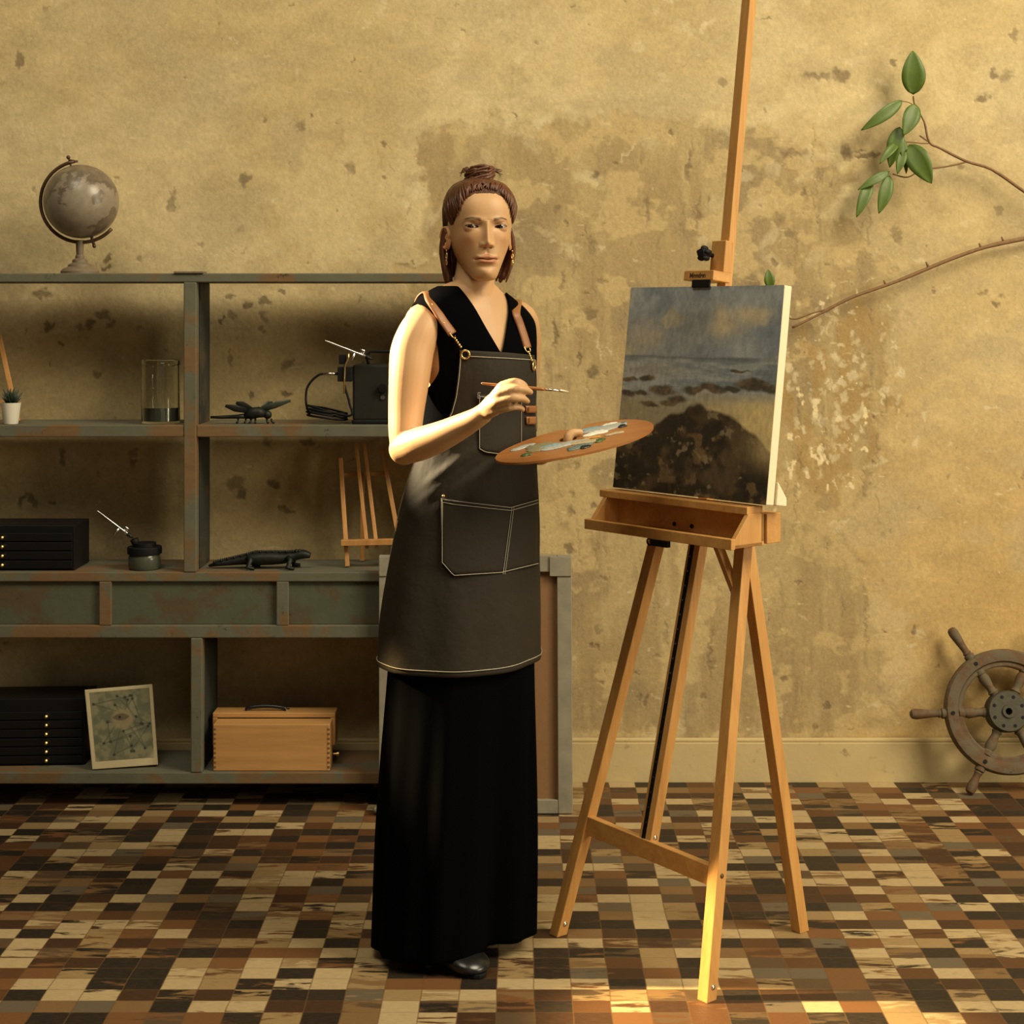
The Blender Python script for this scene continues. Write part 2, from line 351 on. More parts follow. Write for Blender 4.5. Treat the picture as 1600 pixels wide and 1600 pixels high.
# slab behind the plaster so that the wall has a thickness
struct(MB().box(-3.2, 3.2, 5.004, 5.15, -.03, 3.3).build('wall_rear', plain('wall_core', (.50,.39,.195), .9, 0, .2, 3)))
m = MB(); m.box(-3.2, 3.2, 4.972, 4.9945, -.012, .118); m.box(-3.2, 3.2, 4.975, 4.9945, .118, .128)
g = N('plaster_plinth'); v = g.coord()
c = g.mix(g.noise(v, 6, 6, .7), (.46,.345,.16), (.60,.475,.25)); c = g.mix(g.ramp(g.noise(v, 22, 5, .7), [(.62, (0,0,0)), (.72, (1,1,1))]), c, (.33,.24,.12)); g.bump(g.noise(v, 60, 6), .3, .003)
struct(m.build('baseboard_back', g.set(c, .85, 0, .25), bevel=.003))
struct(MB().box(-3.2, 3.2, .0, 5.2, -.12, -.012).build('floor', plain('concrete_floor', (.22,.17,.11), .8)))
# patchwork hide rug
TW, TD = .0775, .0565
g = N('patchwork_cowhide')
tc = g.n('ShaderNodeTexCoord'); sx = g.n('ShaderNodeSeparateXYZ'); g.L(tc.outputs['Object'], sx.inputs[0])
u = g.math('DIVIDE', g.math('ADD', sx.outputs[0], 7.75-.026), TW); v = g.math('DIVIDE', sx.outputs[1], TD)
# slight waviness of the seams
wob = g.noise(tc.outputs['Object'], 5, 2); u = g.math('ADD', u, g.math('MULTIPLY', g.math('SUBTRACT', wob, .5), .10))
fu = g.math('FLOOR', u); fv = g.math('FLOOR', v)
cb = g.n('ShaderNodeCombineXYZ'); g.L(fu, cb.inputs[0]); g.L(fv, cb.inputs[1])
wn = g.n('ShaderNodeTexWhiteNoise', noise_dimensions='2D'); g.L(cb.outputs[0], wn.inputs['Vector'])
cb2 = g.n('ShaderNodeCombineXYZ'); g.L(g.math('ADD', fu, 57.3), cb2.inputs[0]); g.L(g.math('ADD', fv, 11.7), cb2.inputs[1])
wn2 = g.n('ShaderNodeTexWhiteNoise', noise_dimensions='2D'); g.L(cb2.outputs[0], wn2.inputs['Vector'])
hide = [(0, (.006,.0055,.0045)), (.21, (.014,.0105,.007)), (.29, (.042,.0165,.006)), (.42, (.092,.036,.011)), (.55, (.165,.070,.022)), (.65, (.085,.052,.025)), (.70, (.20,.112,.043)), (.77, (.31,.205,.088)), (.84, (.47,.35,.18)), (.97, (.12,.095,.06))]
c1 = g.ramp(wn.outputs['Value'], hide, 'CONSTANT'); c2 = g.ramp(wn2.outputs['Value'], hide, 'CONSTANT')
off = g.n('ShaderNodeVectorMath', operation='MULTIPLY_ADD'); g.L(wn.outputs['Color'], off.inputs[0]); off.inputs[1].default_value = (40,40,40)
mp = g.n('ShaderNodeVectorMath', operation='MULTIPLY'); g.L(tc.outputs['Object'], mp.inputs[0]); mp.inputs[1].default_value = (9,42,1); g.L(mp.outputs[0], off.inputs[2])
spl = g.noise(off.outputs[0], 1.0, 4, .6, .5)
thr = g.math('MULTIPLY', g.math('SUBTRACT', wn2.outputs['Value'], .45), .55)
sel = g.ramp(g.math('ADD', spl, thr), [(.62, (0,0,0)), (.70, (1,1,1))])
c = g.mix(sel, c1, c2)
mp2 = g.n('ShaderNodeVectorMath', operation='MULTIPLY'); g.L(tc.outputs['Object'], mp2.inputs[0]); mp2.inputs[1].default_value = (45,330,1)
hair = g.noise(mp2.outputs[0], 1.0, 4, .7)
c = g.mix(g.ramp(hair, [(.35, (.0,.0,.0)), (.75, (.38,.38,.38))]), c, (.11,.066,.030))
du = g.math('ABSOLUTE', g.math('SUBTRACT', g.math('FRACT', u), .5)); dv = g.math('ABSOLUTE', g.math('SUBTRACT', g.math('FRACT', v), .5))
seam = g.math('MAXIMUM', g.math('GREATER_THAN', du, .480), g.math('GREATER_THAN', dv, .481))
c = g.mix(g.math('MULTIPLY', seam, .55), c, (.12,.062,.022))
hgt = g.math('SUBTRACT', hair, g.math('MULTIPLY', seam, 1.2)); g.bump(hgt, .35, .003)
rug = MB().box(-3.1, 3.1, 1.4, 4.970, -.012, 0).build('patchwork_rug', g.set(c, .55, 0, .35))
tag(rug, 'patchwork cowhide rug of brown, black and cream rectangles covering the floor', 'rug')

# ================================================================ shelf unit
YF, YB = 4.71, 4.955
def SX(px, d=YF): return (px-CX)*d/F
def SZ(py, d=YF): return HC-(py-CY)*d/F
XL, XR = -1.96, SX(742)
sh = thing('shelf_unit', 'worn grey-green open shelf unit with peeling paint along the wall', 'shelf', (SX(300), 4.83, 0))
MB().box(XL, XR, YF, 4.918, SZ(441), SZ(427)).build('top_board', M['shelf_paint'], sh, bevel=.003)
MB().box(SX(272), SX(318), YF-.006, YF+.05, SZ(427), SZ(424)).build('corner_plate', M['stone'], sh, bevel=.001)
zA, zB = SZ(664), SZ(683)
for x0, x1 in ((XL, SX(287)), (SX(307), XR)):
    MB().box(x0, x1, YF, YB, zB, zA).build('shelf_board', M['shelf_paint'], sh, bevel=.003)
zC, zD = SZ(894), SZ(909)
MB().box(XL, XR, YF, YB, zD, zC).build('shelf_board', M['shelf_paint'], sh, bevel=.003)
zE, zF_ = SZ(977), SZ(997)
MB().box(XL, XR, YF, YB, zF_, zE).build('shelf_board', M['shelf_paint'], sh, bevel=.003)
zG, zH = SZ(1207), SZ(1225)
MB().box(XL, XR, YF, YB, zH, zG).build('bottom_board', M['shelf_paint'], sh, bevel=.003)
# uprights
MB().box(SX(287), SX(307), YF-.002, YF+.036, zC, SZ(441)).build('upright', M['shelf_paint'], sh, bevel=.003)
MB().box(SX(288), SX(306.5), YF+.062, 4.918, zC, SZ(441)).build('side_panel', M['shelf_black'], sh, bevel=.002)
MB().box(SX(298), SX(316), YF-.002, YF+.036, zG, zF_).build('upright', M['shelf_paint'], sh, bevel=.003)
MB().box(SX(299), SX(315.5), YF+.036, YB, zG, zF_).build('side_panel', M['shelf_black'], sh, bevel=.002)
for x in (XL, XR-.035):
    MB().box(x, x+.035, YF-.002, YB, 0, SZ(441)).build('upright', M['shelf_paint'], sh, bevel=.003)
# drawer band
xs = [XL+.035, SX(-120), SX(155), SX(432), SX(715)]
for a, b in zip(xs[:-1], xs[1:]):
    MB().box(a+.022, b+.018, YF+.012, YF+.03, zE, zD).build('drawer_front', M['shelf_dark'], sh, bevel=.002)
for px_ in (-120, 155, 432):
    MB().box(SX(px_)+.0, SX(px_)+.034, YF-.001, YF+.03, zE, zD).build('divider', M['shelf_paint'], sh, bevel=.002)

# ================================================================ shelf contents
# globe
gc = P(127, 315, 4.80); GZ = SZ(427)
GZ = GZ+.0008
gl = thing('globe', 'grey-brown desk globe on a stepped stand on top of the shelf', 'globe', (gc.x, 4.80, GZ))
axd = V(-.28, 0, .96).normalized()
gm = N('globe_map'); v = gm.coord(); f = gm.noise(v, 8, 7, .58, .3); f2 = gm.noise(v, 45, 5)
c = gm.ramp(f, [(.40, (.26,.22,.165)), (.495, (.235,.19,.135)), (.508, (.085,.066,.046)), (.56, (.12,.09,.06)), (.60, (.19,.13,.08))]); c = gm.mix(.25, c, gm.ramp(f2, [(.3, (.12,.09,.06)), (.7, (.38,.32,.24))]))
MB().ball(gc, .1065, 48, 30, axd).build('sphere', gm.set(c, .32, 0, .5), gl, True)
m = MB(); arc = []
for k in range(33):
    a = math.radians(100+k*(218/32)); arc.append(gc+V(math.cos(a)*.1175, 0, math.sin(a)*.1175))
m.tube(arc, .0052, 8, True, 1.5); m.build('meridian_arm', M['bronze'], gl, True)
m = MB(); tp = gc+axd*.106
m.tube([gc+axd*.10, gc+axd*.128], .0028, 8); m.ball(gc+axd*.133, .006, 12, 8); m.tube([gc+axd*.121, gc+axd*.121+V(.024,0,.0)], [.006,.003], 8)
m.build('axis_pin', M['bronze'], gl, True); m = MB(); m.tube([gc-axd*.10, gc-axd*.132], .0045, 10); m.ball(gc-axd*.134, .0055, 12, 8); m.build('axis_pin', M['bronze'], gl, True)
zt = gc.z-.115; bx = gc.x-.004
MB().lathe([(.012, zt-GZ+.004), (.011, zt-GZ-.02), (.010, .055), (.013, .05), (.013, .045), (.021, .04), (.022, .032), (.033, .026), (.034, .020), (.048, .014), (.054, .007), (.054, 0)][::-1], (bx, 4.80, GZ), 36).build('stand', M['stone'], gl, True, angle=.5)
# small easel prototype (tabletop)
def mini_easel(label, at):
    t = thing('tabletop_easel', label, 'easel', at, 'tabletop easels on the shelves')
    x, y, z = at
    def Q(px, py, dy):
        p = P(px, py, y+dy); p.z = max(p.z, z+.0028); return p
    w = .011
    # front legs, centre pair, back leg, ledge: traced round (578, 880)
    for a, b in (((532,716),(543,889)), ((597,700),(631,889))):
        MB().beam(Q(*a, .05), Q(*b, -.04), (1,0,0), .0125, w).build('leg', M['mini_wood'], t, bevel=.0012)
    for a, b in (((556,692),(574,857)), ((569,692),(589,857))):
        MB().beam(Q(*a, .055), Q(*b, -.028), (1,0,0), .0105, w).build('mast', M['mini_wood'], t, bevel=.0012)
    MB().beam(Q(566, 742, .045), Q(566, 884, .075), (1,0,0), .012, .008).build('back_leg', M['mini_wood'], t, bevel=.001)
    MB().beam(Q(533, 848, -.045), Q(632, 846, -.045), (0,0,1), .017, .022).build('ledge', M['mini_wood'], t, bevel=.0015)
    MB().beam(Q(536, 742, .05), Q(602, 739, .05), (0,0,1), .012, .006).build('cross_bar', M['mini_wood'], t, bevel=.001)
    return t
me_o = V(SX(582, 4.83), 4.83, zC+.0008)
me1 = mini_easel('small pale wooden tabletop easel left of the standing artist', tuple(me_o))
me2 = copy_tree(me1); me2['label'] = 'small wooden easel behind the potted succulent, cut by left edge'
me2.location = (SX(-22, 4.86), 4.86, zA+.0008); me2.scale = (1.1,.75,.75)
# succulent
pp = P(17, 661, 4.745); pz = zA+.0008
pl = thing('potted_succulent', 'dark spiky succulent in a white pot at left of the upper shelf', 'plant', (pp.x, 4.745, pz))
MB().lathe([(.0, .0), (.0195, 0), (.021, .004), (.028, .058), (.0285, .0605), (.0262, .0605), (.0255, .05), (0, .05)], pl.location, 32).build('pot', M['white_pot'], pl, True, angle=.6)
MB().lathe([(0, .0495), (.0255, .0495), (.0255, .052), (0, .054)], pl.location, 24).build('soil', M['soil'], pl, True)
m = MB(); r2 = random.Random(4)
for k in range(30):
    a = k*2.399; el = .55+.95*(k/30); L = .030+.022*r2.random(); d = V(math.cos(a)*math.cos(el), math.sin(a)*math.cos(el), math.sin(el))
    b = V(pp.x, 4.745, pz+.052); q = b+d*L; mid = b+d*L*.5+V(0,0,.002)
    m.tube([b, mid, q+V(0,0,.004)], [.0035,.0042,.0006], 6, True, .5)
m.build('leaves', M['succulent'], pl, True)
# glass tank jar
gx = P(250, 660, 4.76); r = .0545
gj = thing('glass_jar', 'tall clear glass jar with dark liquid at the bottom', 'jar', (gx.x, 4.77, zA+.0008))
hz = SZ(562, 4.77)-zA
MB().lathe([(.0, .0), (r-.002, 0), (r, .003), (r, hz-.018), (r+.003, hz-.014), (r+.003, hz-.002), (r, hz), (r-.004, hz), (r-.005, hz-.01), (r-.005, .008), (0, .008)], gj.location, 48).build('glass', M['glass'], gj, True, angle=.6)
MB().lathe([(0, .0082), (r-.0055, .0082), (r-.0055, .046), (0, .046)], gj.location, 40).build('liquid', M['water'], gj, True, angle=.5)
# dragonfly sculpture
df = thing('dragonfly_sculpture', 'dark metal dragonfly figure with raised wings on the upper shelf', 'figurine', tuple(P(392, 662, 4.76)*0+V(SX(392,4.76), 4.76, zA)))
D = lambda x, y, dy=0: P(x, y, 4.76+dy)
m = MB(); m.tube([D(329,652), D(345,652), D(370,651), D(385,650)], [.0035,.005,.006,.008], 12); m.tube([D(383,650), D(393,646), D(405,644), D(414,647)], [.009,.017,.016,.010], 14); m.ball(D(418,648), .0125, 16, 10); m.build('body', M['dark_metal'], df, True)
for (a, b, c_, dy, mt) in (((396,642),(378,632),(369,629),-.03,'dark_metal'), ((392,643),(368,638),(352,634),-.045,'dark_metal'), ((404,642),(418,632),(426,629),.035,'green_metal'), ((406,642),(432,632),(454,626),.02,'green_metal')):
    m = MB(); m.tube([D(*a), D(*b, dy*.6), D(*c_, dy)], [.007,.0105,.004], 10, True, .22, (0,-.4,1)); m.build('wing', M[mt], df, True)
for (a, b) in (((372,655),(371,661)), ((384,655),(383,661)), ((399,655),(400,662)), ((417,655),(420,661)), ((424,655),(429,661)), ((392,655),(391,662))):
    MB().tube([D(*a), D(a[0], (a[1]+b[1])/2, -.008), V(D(*b).x, 4.748, zA+.003)], [.003,.0026,.0034], 8).build('leg', M['dark_metal'], df, True)
# airbrush compressor box
zA0 = zA; zA = zA+.0008; co = V(SX(585, 4.78), 4.78, zA)
ac = thing('air_compressor', 'dark grey box compressor with carry handle behind the artist elbow', 'compressor', tuple(co))
cx0, cx1 = SX(551, 4.74), SX(648, 4.74); cz1 = SZ(570, 4.74)
MB().box(cx0, cx1, 4.735, 4.875, zA+.010, cz1).build('case', M['case_grey'], ac, bevel=.006)
MB().box(cx0-.002, cx1+.002, 4.733, 4.877, zA, zA+.012).build('base', M['black_rubber'], ac, bevel=.003)
hzz = SZ(549, 4.80)
MB().tube([V(cx0+.04, 4.80, cz1-.002), V(cx0+.034, 4.80, hzz-.012), V(cx0+.046, 4.80, hzz), V(cx1-.046, 4.80, hzz), V(cx1-.034, 4.80, hzz-.012), V(cx1-.04, 4.80, cz1-.002)], .0045, 10).build('handle', M['black_rubber'], ac, True)
MB().lathe([(0,0),(.012,0),(.013,.004),(.011,.016),(0,.016)], (SX(598,4.735), 4.736, SZ(607,4.735)), 20, (0,-1,0)).build('dial', M['black_lacquer'], ac, True, angle=.5)
MB().lathe([(0,0),(.006,0),(.006,.006),(0,.006)], (SX(598,4.735), 4.736, SZ(621,4.735)), 16, (0,-1,0)).build('outlet', M['steel'], ac, True, angle=.5)
C2 = lambda x, y, d=4.728: P(x, y, d)
m = MB(); a, b = C2(528,573), C2(551,596); m.box(a.x, b.x, 4.715, 4.737, b.z, a.z); a, b = C2(530,554), C2(541,569); m.box(a.x, b.x, 4.717, 4.733, b.z, a.z); m.build('brush_holder', M['black_rubber'], ac, bevel=.002)
m = MB(); m.tube([C2(538,615,4.712), C2(538,590,4.712), C2(539,571,4.712), C2(544,560,4.712), C2(545,552,4.712)], .0028, 8); m.build('holder_rod', M['brass'], ac, True)
m = MB(); m.tube([C2(505,584), C2(528,584)], .0042, 12); m.build('hose_fitting', M['steel'], ac, True)
hp = [C2(506,584), C2(498,586), C2(488,594), C2(480,606), C2(478,620), C2(479,634)]
for k in range(60):
    a = math.pi*.95+k*.33; rr = .052+.006*math.sin(k*.7); hp.append(V(SX(509,4.745)+rr*math.cos(a)*1.0, 4.775+.040*math.sin(a), zA+.006+.00075*k*.6-.020*min(0, 0)+.018*(1-math.cos(a))/2*1.0))
hp += [C2(546,650,4.722), C2(546,630,4.722), C2(541,612,4.722), C2(538,600,4.722)]
def smooth_path(pts, n=4):
    pts = [Vector(p) for p in pts]; out = []
    for i in range(len(pts)-1):
        p0, p1, p2, p3 = pts[max(i-1, 0)], pts[i], pts[i+1], pts[min(i+2, len(pts)-1)]
        for k in range(n):
            t = k/n; out.append(.5*((2*p1)+(p2-p0)*t+(2*p0-5*p1+4*p2-p3)*t*t+(3*p1-p0-3*p2+p3)*t**3))
    return out+[pts[-1]]
MB().tube(smooth_path(hp), .0034, 8).build('hose', M['black_rubber'], ac, True)
zA = zA0
# airbrush (prototype lies along local -x up-left)
def airbrush(a, b, d, label):
    pa, pb = P(*a, d), P(*b, d); t = thing('airbrush', label, 'airbrush', tuple(pb), 'airbrushes resting on the shelves')
    u = (pa-pb); L = u.length; u.normalize(); up = V(0,-1,0).cross(u)*1; up = up if up.z > 0 else -up
    m = MB(); m.tube([pb, pb+u*L*.18, pb+u*L*.2, pb+u*L*.5, pb+u*L*.52, pb+u*L*.9, pb+u*L], [.0048,.0055,.0042,.0042,.0034,.003,.0012], 14); m.build('barrel', M['steel'], t, True, angle=.6)
    m = MB(); m.tube([pb, pb-u*.012, pb-u*.022], [.006,.0048,.0014], 12); m.build('nozzle', M['dark_metal'], t, True)
    m = MB(); q = pb+u*L*.10; m.tube([q+up*.004, q+up*.010, q+up*.016], [.003,.008,.0095], 14); m.build('paint_cup', M['steel'], t, True)
    m = MB(); q = pb+u*L*.26; m.tube([q, q-up*.018, q-up*.028], [.0036,.0036,.0028], 10); m.build('air_valve', M['steel'], t, True)
    return t
ab1 = airbrush((508,532), (571,557), 4.712, 'silver airbrush resting on the compressor holder, pointing up left')
# jar with black lid and second airbrush
jc = P(226, 885, 4.77)
zC = zC+.0008
cj = thing('cleaning_jar', 'squat grey-green jar with a stepped black lid on the middle shelf', 'jar', (jc.x, 4.77, zC))
MB().lathe([(0,0), (.042,0), (.0455,.005), (.046,.030), (.044,.042), (.040,.046), (0,.046)], cj.location, 40).build('jar', M['jar_glass'], cj, True, angle=.7)
m = MB(); m.lathe([(0,.044), (.0485,.044), (.049,.047), (.049,.062), (.0475,.064), (0,.064)], cj.location, 40); m.lathe([(0,.063), (.033,.063), (.033,.075), (0,.075)], cj.location, 32)
m.build('lid', M['black_rubber'], cj, True, angle=.5)
m = MB(); m.tube([V(jc.x-.024, 4.77, zC+.07), V(jc.x-.030, 4.768, zC+.085)], [.011,.012], 14); m.build('spout', M['black_rubber'], cj, True)
zC = zC-.0008
ab2 = airbrush((152,798), (199,834), 4.768, 'silver airbrush standing in the black-lidded jar on middle shelf')
# drawer boxes
def drawer_box(label, x0, x1, y0, z0, z1, nd, knobx, knobz, deep, top_gap, rz=0):
    t = thing('drawer_chest', label, 'drawer chest', ((x0+x1)/2, y0+deep/2, z0), 'black drawer chests')
    MB().box(x0, x1, y0+.004, y0+deep, z0, z1).build('case', M['black_lacquer'], t, bevel=.002)
    hh = (z1-z0-top_gap-.006)/nd
    for k in range(nd):
        za = z0+.004+hh*k
        d_ = MB().box(x0+.006, x1-.006, y0-.003, y0+.006, za+.0018, za+hh-.0018).build('drawer', M['black_lacquer'], t, bevel=.0012)
        MB().lathe([(0,0),(.0028,0),(.0028,.004),(.0052,.007),(.0058,.010),(.0045,.0135),(0,.0145)], (knobx, y0-.0028, za+hh/2), 16, (0,-1,0)).build('knob', M['brass'], d_, True)
    t.rotation_euler[2] = rz
    return t
drawer_box('low black four-drawer chest with brass knobs on the middle shelf', SX(-105,4.735), SX(116,4.735), 4.735, zC+.0008, SZ(821,4.735), 4, SX(5.5,4.735), 0, .165, .018)
drawer_box('black six-drawer chest with brass knobs on the bottom shelf', SX(-70,4.735), SX(128,4.77), 4.778, zG+.0008, SZ(1098,4.735), 6, SX(71,4.778), 0, .165, .033, .05)
# small picture leaning
pa, pb, pc, pd = P(144,1207,4.728), P(247,1195,4.765), P(238,1069,4.80), P(132,1078,4.762)
pa.z = zG+.003; pb.z = max(pb.z, zG+.003)
nrm = (pb-pa).cross(pd-pa).normalized(); nrm = nrm if nrm.y < 0 else -nrm
pic = thing('small_picture', 'small pale-edged picture with a grey-green eye and star design', 'picture', tuple((pa+pb)/2))
th = .016; MB().hexa([pa, pb, pb-nrm*th, pa-nrm*th, pd, pc, pc-nrm*th, pd-nrm*th]).build('canvas', plain('cream_board', (.42,.34,.20), .7), pic, bevel=.002)
nn = 110; uu, vv = np.meshgrid(np.linspace(.07, .95, nn), np.linspace(.10, .96, nn))
A_, B_, C_, D_ = (np.array(q) for q in (pa, pb, pc, pd)); U3, V3 = uu[..., None], vv[..., None]
pt = (A_*(1-U3)+B_*U3)*(1-V3)+(D_*(1-U3)+C_*U3)*V3+np.array(nrm)*.0012
n1 = fbm(uu*9, vv*11, 5, 5); cc = lerp(np.array([.155,.165,.115]), np.array([.27,.255,.17]), sstep(.35, .65, n1)[..., None])
star = np.zeros_like(uu); rr_ = random.Random(3); pts2 = []
for k in range(26):
    a, b = rr_.uniform(.1, .92), rr_.uniform(.14, .94)
    if abs(a-.5) < .17 and abs(b-.6) < .15: continue
    pts2.append((a, b)); star = np.maximum(star, sstep(.035, .008, np.hypot(uu-a, (vv-b)*1.2)))
ln = np.zeros_like(uu)
for i in range(len(pts2)-1):
    (x0, y0), (x1, y1) = pts2[i], pts2[(i*5+3) % len(pts2)]
    dx, dy = x1-x0, y1-y0; L2 = dx*dx+dy*dy+1e-6; t = np.clip(((uu-x0)*dx+(vv-y0)*dy)/L2, 0, 1); ln = np.maximum(ln, sstep(.012, .004, np.hypot(uu-x0-t*dx, vv-y0-t*dy)))
cc = lerp(cc, np.array([.075,.085,.06]), (ln*.6)[..., None]); cc = lerp(cc, np.array([.03,.033,.027]), (star*.9)[..., None])
ey = sstep(1.15, .75, np.hypot((uu-.52)/.17, (vv-.60)/.13)); cc = lerp(cc, np.array([.33,.27,.17]), (ey*.8)[..., None])
al = np.abs(vv-.625)/(.042*np.clip(1-((uu-.50)/.13)**2, .001, 1)); cc = lerp(cc, np.array([.11,.085,.06]), (sstep(1.2, .9, al)*.8)[..., None])
cc = lerp(cc, np.array([.04,.03,.02]), sstep(.024, .016, np.hypot(uu-.48, vv-.625))[..., None])
cor = np.maximum(sstep(.0, .16, .18-uu-(vv-.1)*.8), sstep(.0, .16, uu-.80-(vv-.1)*.9)); cc = cc*np.array([.62,.60,.52]); cc = lerp(cc, np.array([.38,.31,.18]), (np.clip(cor, 0, 1)*.9)[..., None])
g, c = attr_mat('eye_drawing', .8); grid_mesh('drawing', pt, nn, nn, g.set(c, .8, 0, .2), cc, pic)
# wooden dovetailed box with second tray behind
bx0, bx1 = SX(333,4.72), SX(515,4.72); bz1 = SZ(1132,4.72)
zG0 = zG; zG = zG+.0008
wb = thing('wooden_art_box', 'pale dovetailed wooden art box with a dark carry handle on bottom shelf', 'box', ((bx0+bx1)/2, 4.79, zG))
MB().box(bx0, bx1, 4.722, 4.79, zG, bz1).build('front_tray', M['box_wood'], wb, bevel=.002)
M['dark_joint'] = plain('dark_joint', (.16,.075,.025))
for xx in (bx0, bx1-.008):
    m = MB(); m.box(xx+.0005, xx+.0012, 4.7216, 4.7235, zG+.004, bz1-.004)
    for k in range(9):
        z0 = zG+.008+k*(bz1-zG-.012)/9; m.box(xx+.0005, xx+.0075, 4.7214, 4.7235, z0, z0+.006)
    m.build('dovetail_joint', M['dark_joint'], wb)
ox0, ox1, oz1 = SX(333,4.8), SX(524,4.8), SZ(1113,4.8)
m = MB(); m.box(ox0, ox1, 4.792, 4.862, oz1-.014, oz1); m.box(ox1-.014, ox1, 4.792, 4.862, zG+.055, oz1-.014); m.box(ox0, ox0+.014, 4.792, 4.862, zG+.055, oz1-.014); m.box(ox0+.014, ox1-.014, 4.84, 4.862, zG+.03, oz1-.014)
m.build('lid', M['box_wood'], wb, bevel=.002)
MB().box(bx0+.004, bx1-.004, 4.792, 4.838, zG, oz1-.03).build('inner_tray', plain('grey_lining', (.26,.18,.09)), wb)
hx0, hx1 = SX(386,4.82), SX(445,4.82)
zG = zG0
MB().tube(smooth_path([V(hx0, 4.82, oz1), V(hx0+.004, 4.82, oz1+.008), V((hx0+hx1)/2, 4.82, oz1+.013), V(hx1-.004, 4.82, oz1+.008), V(hx1, 4.82, oz1)], 5), .0055, 10, True, .8).build('handle', M['shoe_leather'], wb, True)
MB().box(hx1+.004, hx1+.013, 4.812, 4.828, oz1, oz1+.006).build('catch', M['steel'], wb, bevel=.001)
MB().lathe([(0,0),(.004,0),(.004,.010),(.007,.011),(.007,.016),(0,.017)], (ox1-.006, 4.80, SZ(1178,4.8)), 14, (1,0,0)).build('screw', M['brass'], wb, True, angle=.5)
# crocodile figurine
cr = thing('crocodile_figurine', 'dark crocodile figure lying on the middle shelf, head to the right', 'figurine', (SX(405,4.775), 4.775, zC))
zC0 = zC; zC = zC+.001
D = lambda x, y, dy=0: P(x, y, 4.775+dy)
m = MB()
qq = smooth_path([D(327,884,.01), D(340,881,.0), D(360,878), D(380,875), D(400,873), D(425,872), D(445,872), D(460,869), D(474,866), D(485,868)], 4)
m.tube(qq, list(np.interp(np.linspace(0,1,len(qq)), np.linspace(0,1,10), [.0035,.007,.010,.0135,.0195,.0195,.0155,.0125,.0135,.008])), 16, True, 1.2)
r3 = random.Random(5)
for k in range(40):
    x = 335+k*3.4; m.ball(D(x, np.interp(x, [335,360,385,400,440,470], [878,872,866,862,862,861]), (-.008, 0, .008)[k % 3]), .0046, 6, 4)
m.ball(D(468,861), .006, 8, 6); m.ball(D(463,861,-.006), .006, 8, 6)
for (x, s) in ((388,-1), (392,1), (450,-1), (455,1)):
    m.tube([D(x,872,s*.014), D(x+4,876,s*.028), V(D(x+1,885).x, 4.775+s*.032, zC+.006), V(D(x+12,885).x, 4.775+s*.034, zC+.004)], [.009,.008,.007,.005], 10)
m.build('body', M['dark_metal'], cr, True); zC = zC0
# ================================================================ stretcher frame leaning behind the artist
sf = thing('stretcher_frame', 'large grey wooden stretcher frame with brown back leaning behind the artist', 'frame', (SX(743,4.66), 4.67, 0))
bl, br = P(592,1270,4.65), P(895,1270,4.65); bl.z = br.z = .002
tl, tr = P(592,868,4.682), P(896,868,4.682)
ux = (br-bl).normalized(); uz = (tl-bl).normalized(); un = ux.cross(uz).normalized(); un = un if un.y < 0 else -un
W_, H_ = (br-bl).length, (tl-bl).length; bw = .041
O = lambda m_, x0, x1, z0, z1, y0, y1: m_.obox(bl, ux, un, uz, x0, x1, y0, y1, z0, z1)
O(MB(), 0, bw, 0, H_, -.024, 0).build('side_bar', M['frame_paint'], sf, bevel=.002)
O(MB(), W_-bw, W_, 0, H_, -.024, 0).build('side_bar', M['frame_paint'], sf, bevel=.002)
O(MB(), bw, W_-bw, H_-.046, H_, -.024, -.001).build('top_bar', M['frame_paint'], sf, bevel=.002)
O(MB(), bw, W_-bw, 0, .038, -.024, -.001).build('bottom_bar', M['frame_paint'], sf, bevel=.002)
O(MB(), bw, W_-bw, .038, H_-.046, -.023, -.016).build('back_panel', M['hardboard'], sf)
for s in (0, 1):
    x0 = .0 if s == 0 else W_-.062
    m = MB(); O(m, x0, x0+.062, H_-.058, H_-.003, 0, .004); m.build('corner_plate', M['frame_paint'], sf, bevel=.003)
m = MB(); q = bl+ux*.005+uz*.012+un*.004; m.ball(q, (.022,.014,.012), 12, 8); m.build('corner_wrap', M['frame_paint'], sf, True)

# ================================================================ ship's wheel
wc = P(1572, 1112, 4.895); tilt = math.radians(15)
wx_, wz_ = V(1,0,0), V(0, math.sin(tilt), math.cos(tilt)); wn_ = V(0, -math.cos(tilt), math.sin(tilt))
sw = thing('ship_wheel', 'weathered wooden ship steering wheel leaning on the wall at right edge', 'wheel', (wc.x, 4.85, 0))
def ringsolid(m, prof, seg=72):
    rings = []
    for k in range(seg):
        a = 2*math.pi*k/seg; d = wx_*math.cos(a)+wz_*math.sin(a); rings.append([wc+d*r+wn_*h for r, h in prof])
    n = len(prof); fs = [(i*n+j, i*n+(j+1) % n, ((i+1) % seg)*n+(j+1) % n, ((i+1) % seg)*n+j) for i in range(seg) for j in range(n)]
    return m.add([v for r in rings for v in r], fs)
ringsolid(MB(), [(.142,.012),(.146,.018),(.160,.020),(.176,.018),(.181,.011),(.181,-.011),(.176,-.018),(.146,-.018),(.142,-.012)]).build('rim', M['weathered'], sw, True, angle=.6)
ringsolid(MB(), [(.129,.009),(.133,.012),(.142,.012),(.142,-.012),(.133,-.012),(.129,-.009)]).build('inner_ring', M['weathered'], sw, True, angle=.6)
MB().lathe([(0,-.026), (.052,-.026), (.060,-.02), (.060,.02), (.056,.026), (.019,.026), (.018,.031), (.010,.031), (.010,.012), (0,.012)], wc, 40, wn_).build('hub', M['hub_metal'], sw, True, angle=.5)
m = MB()
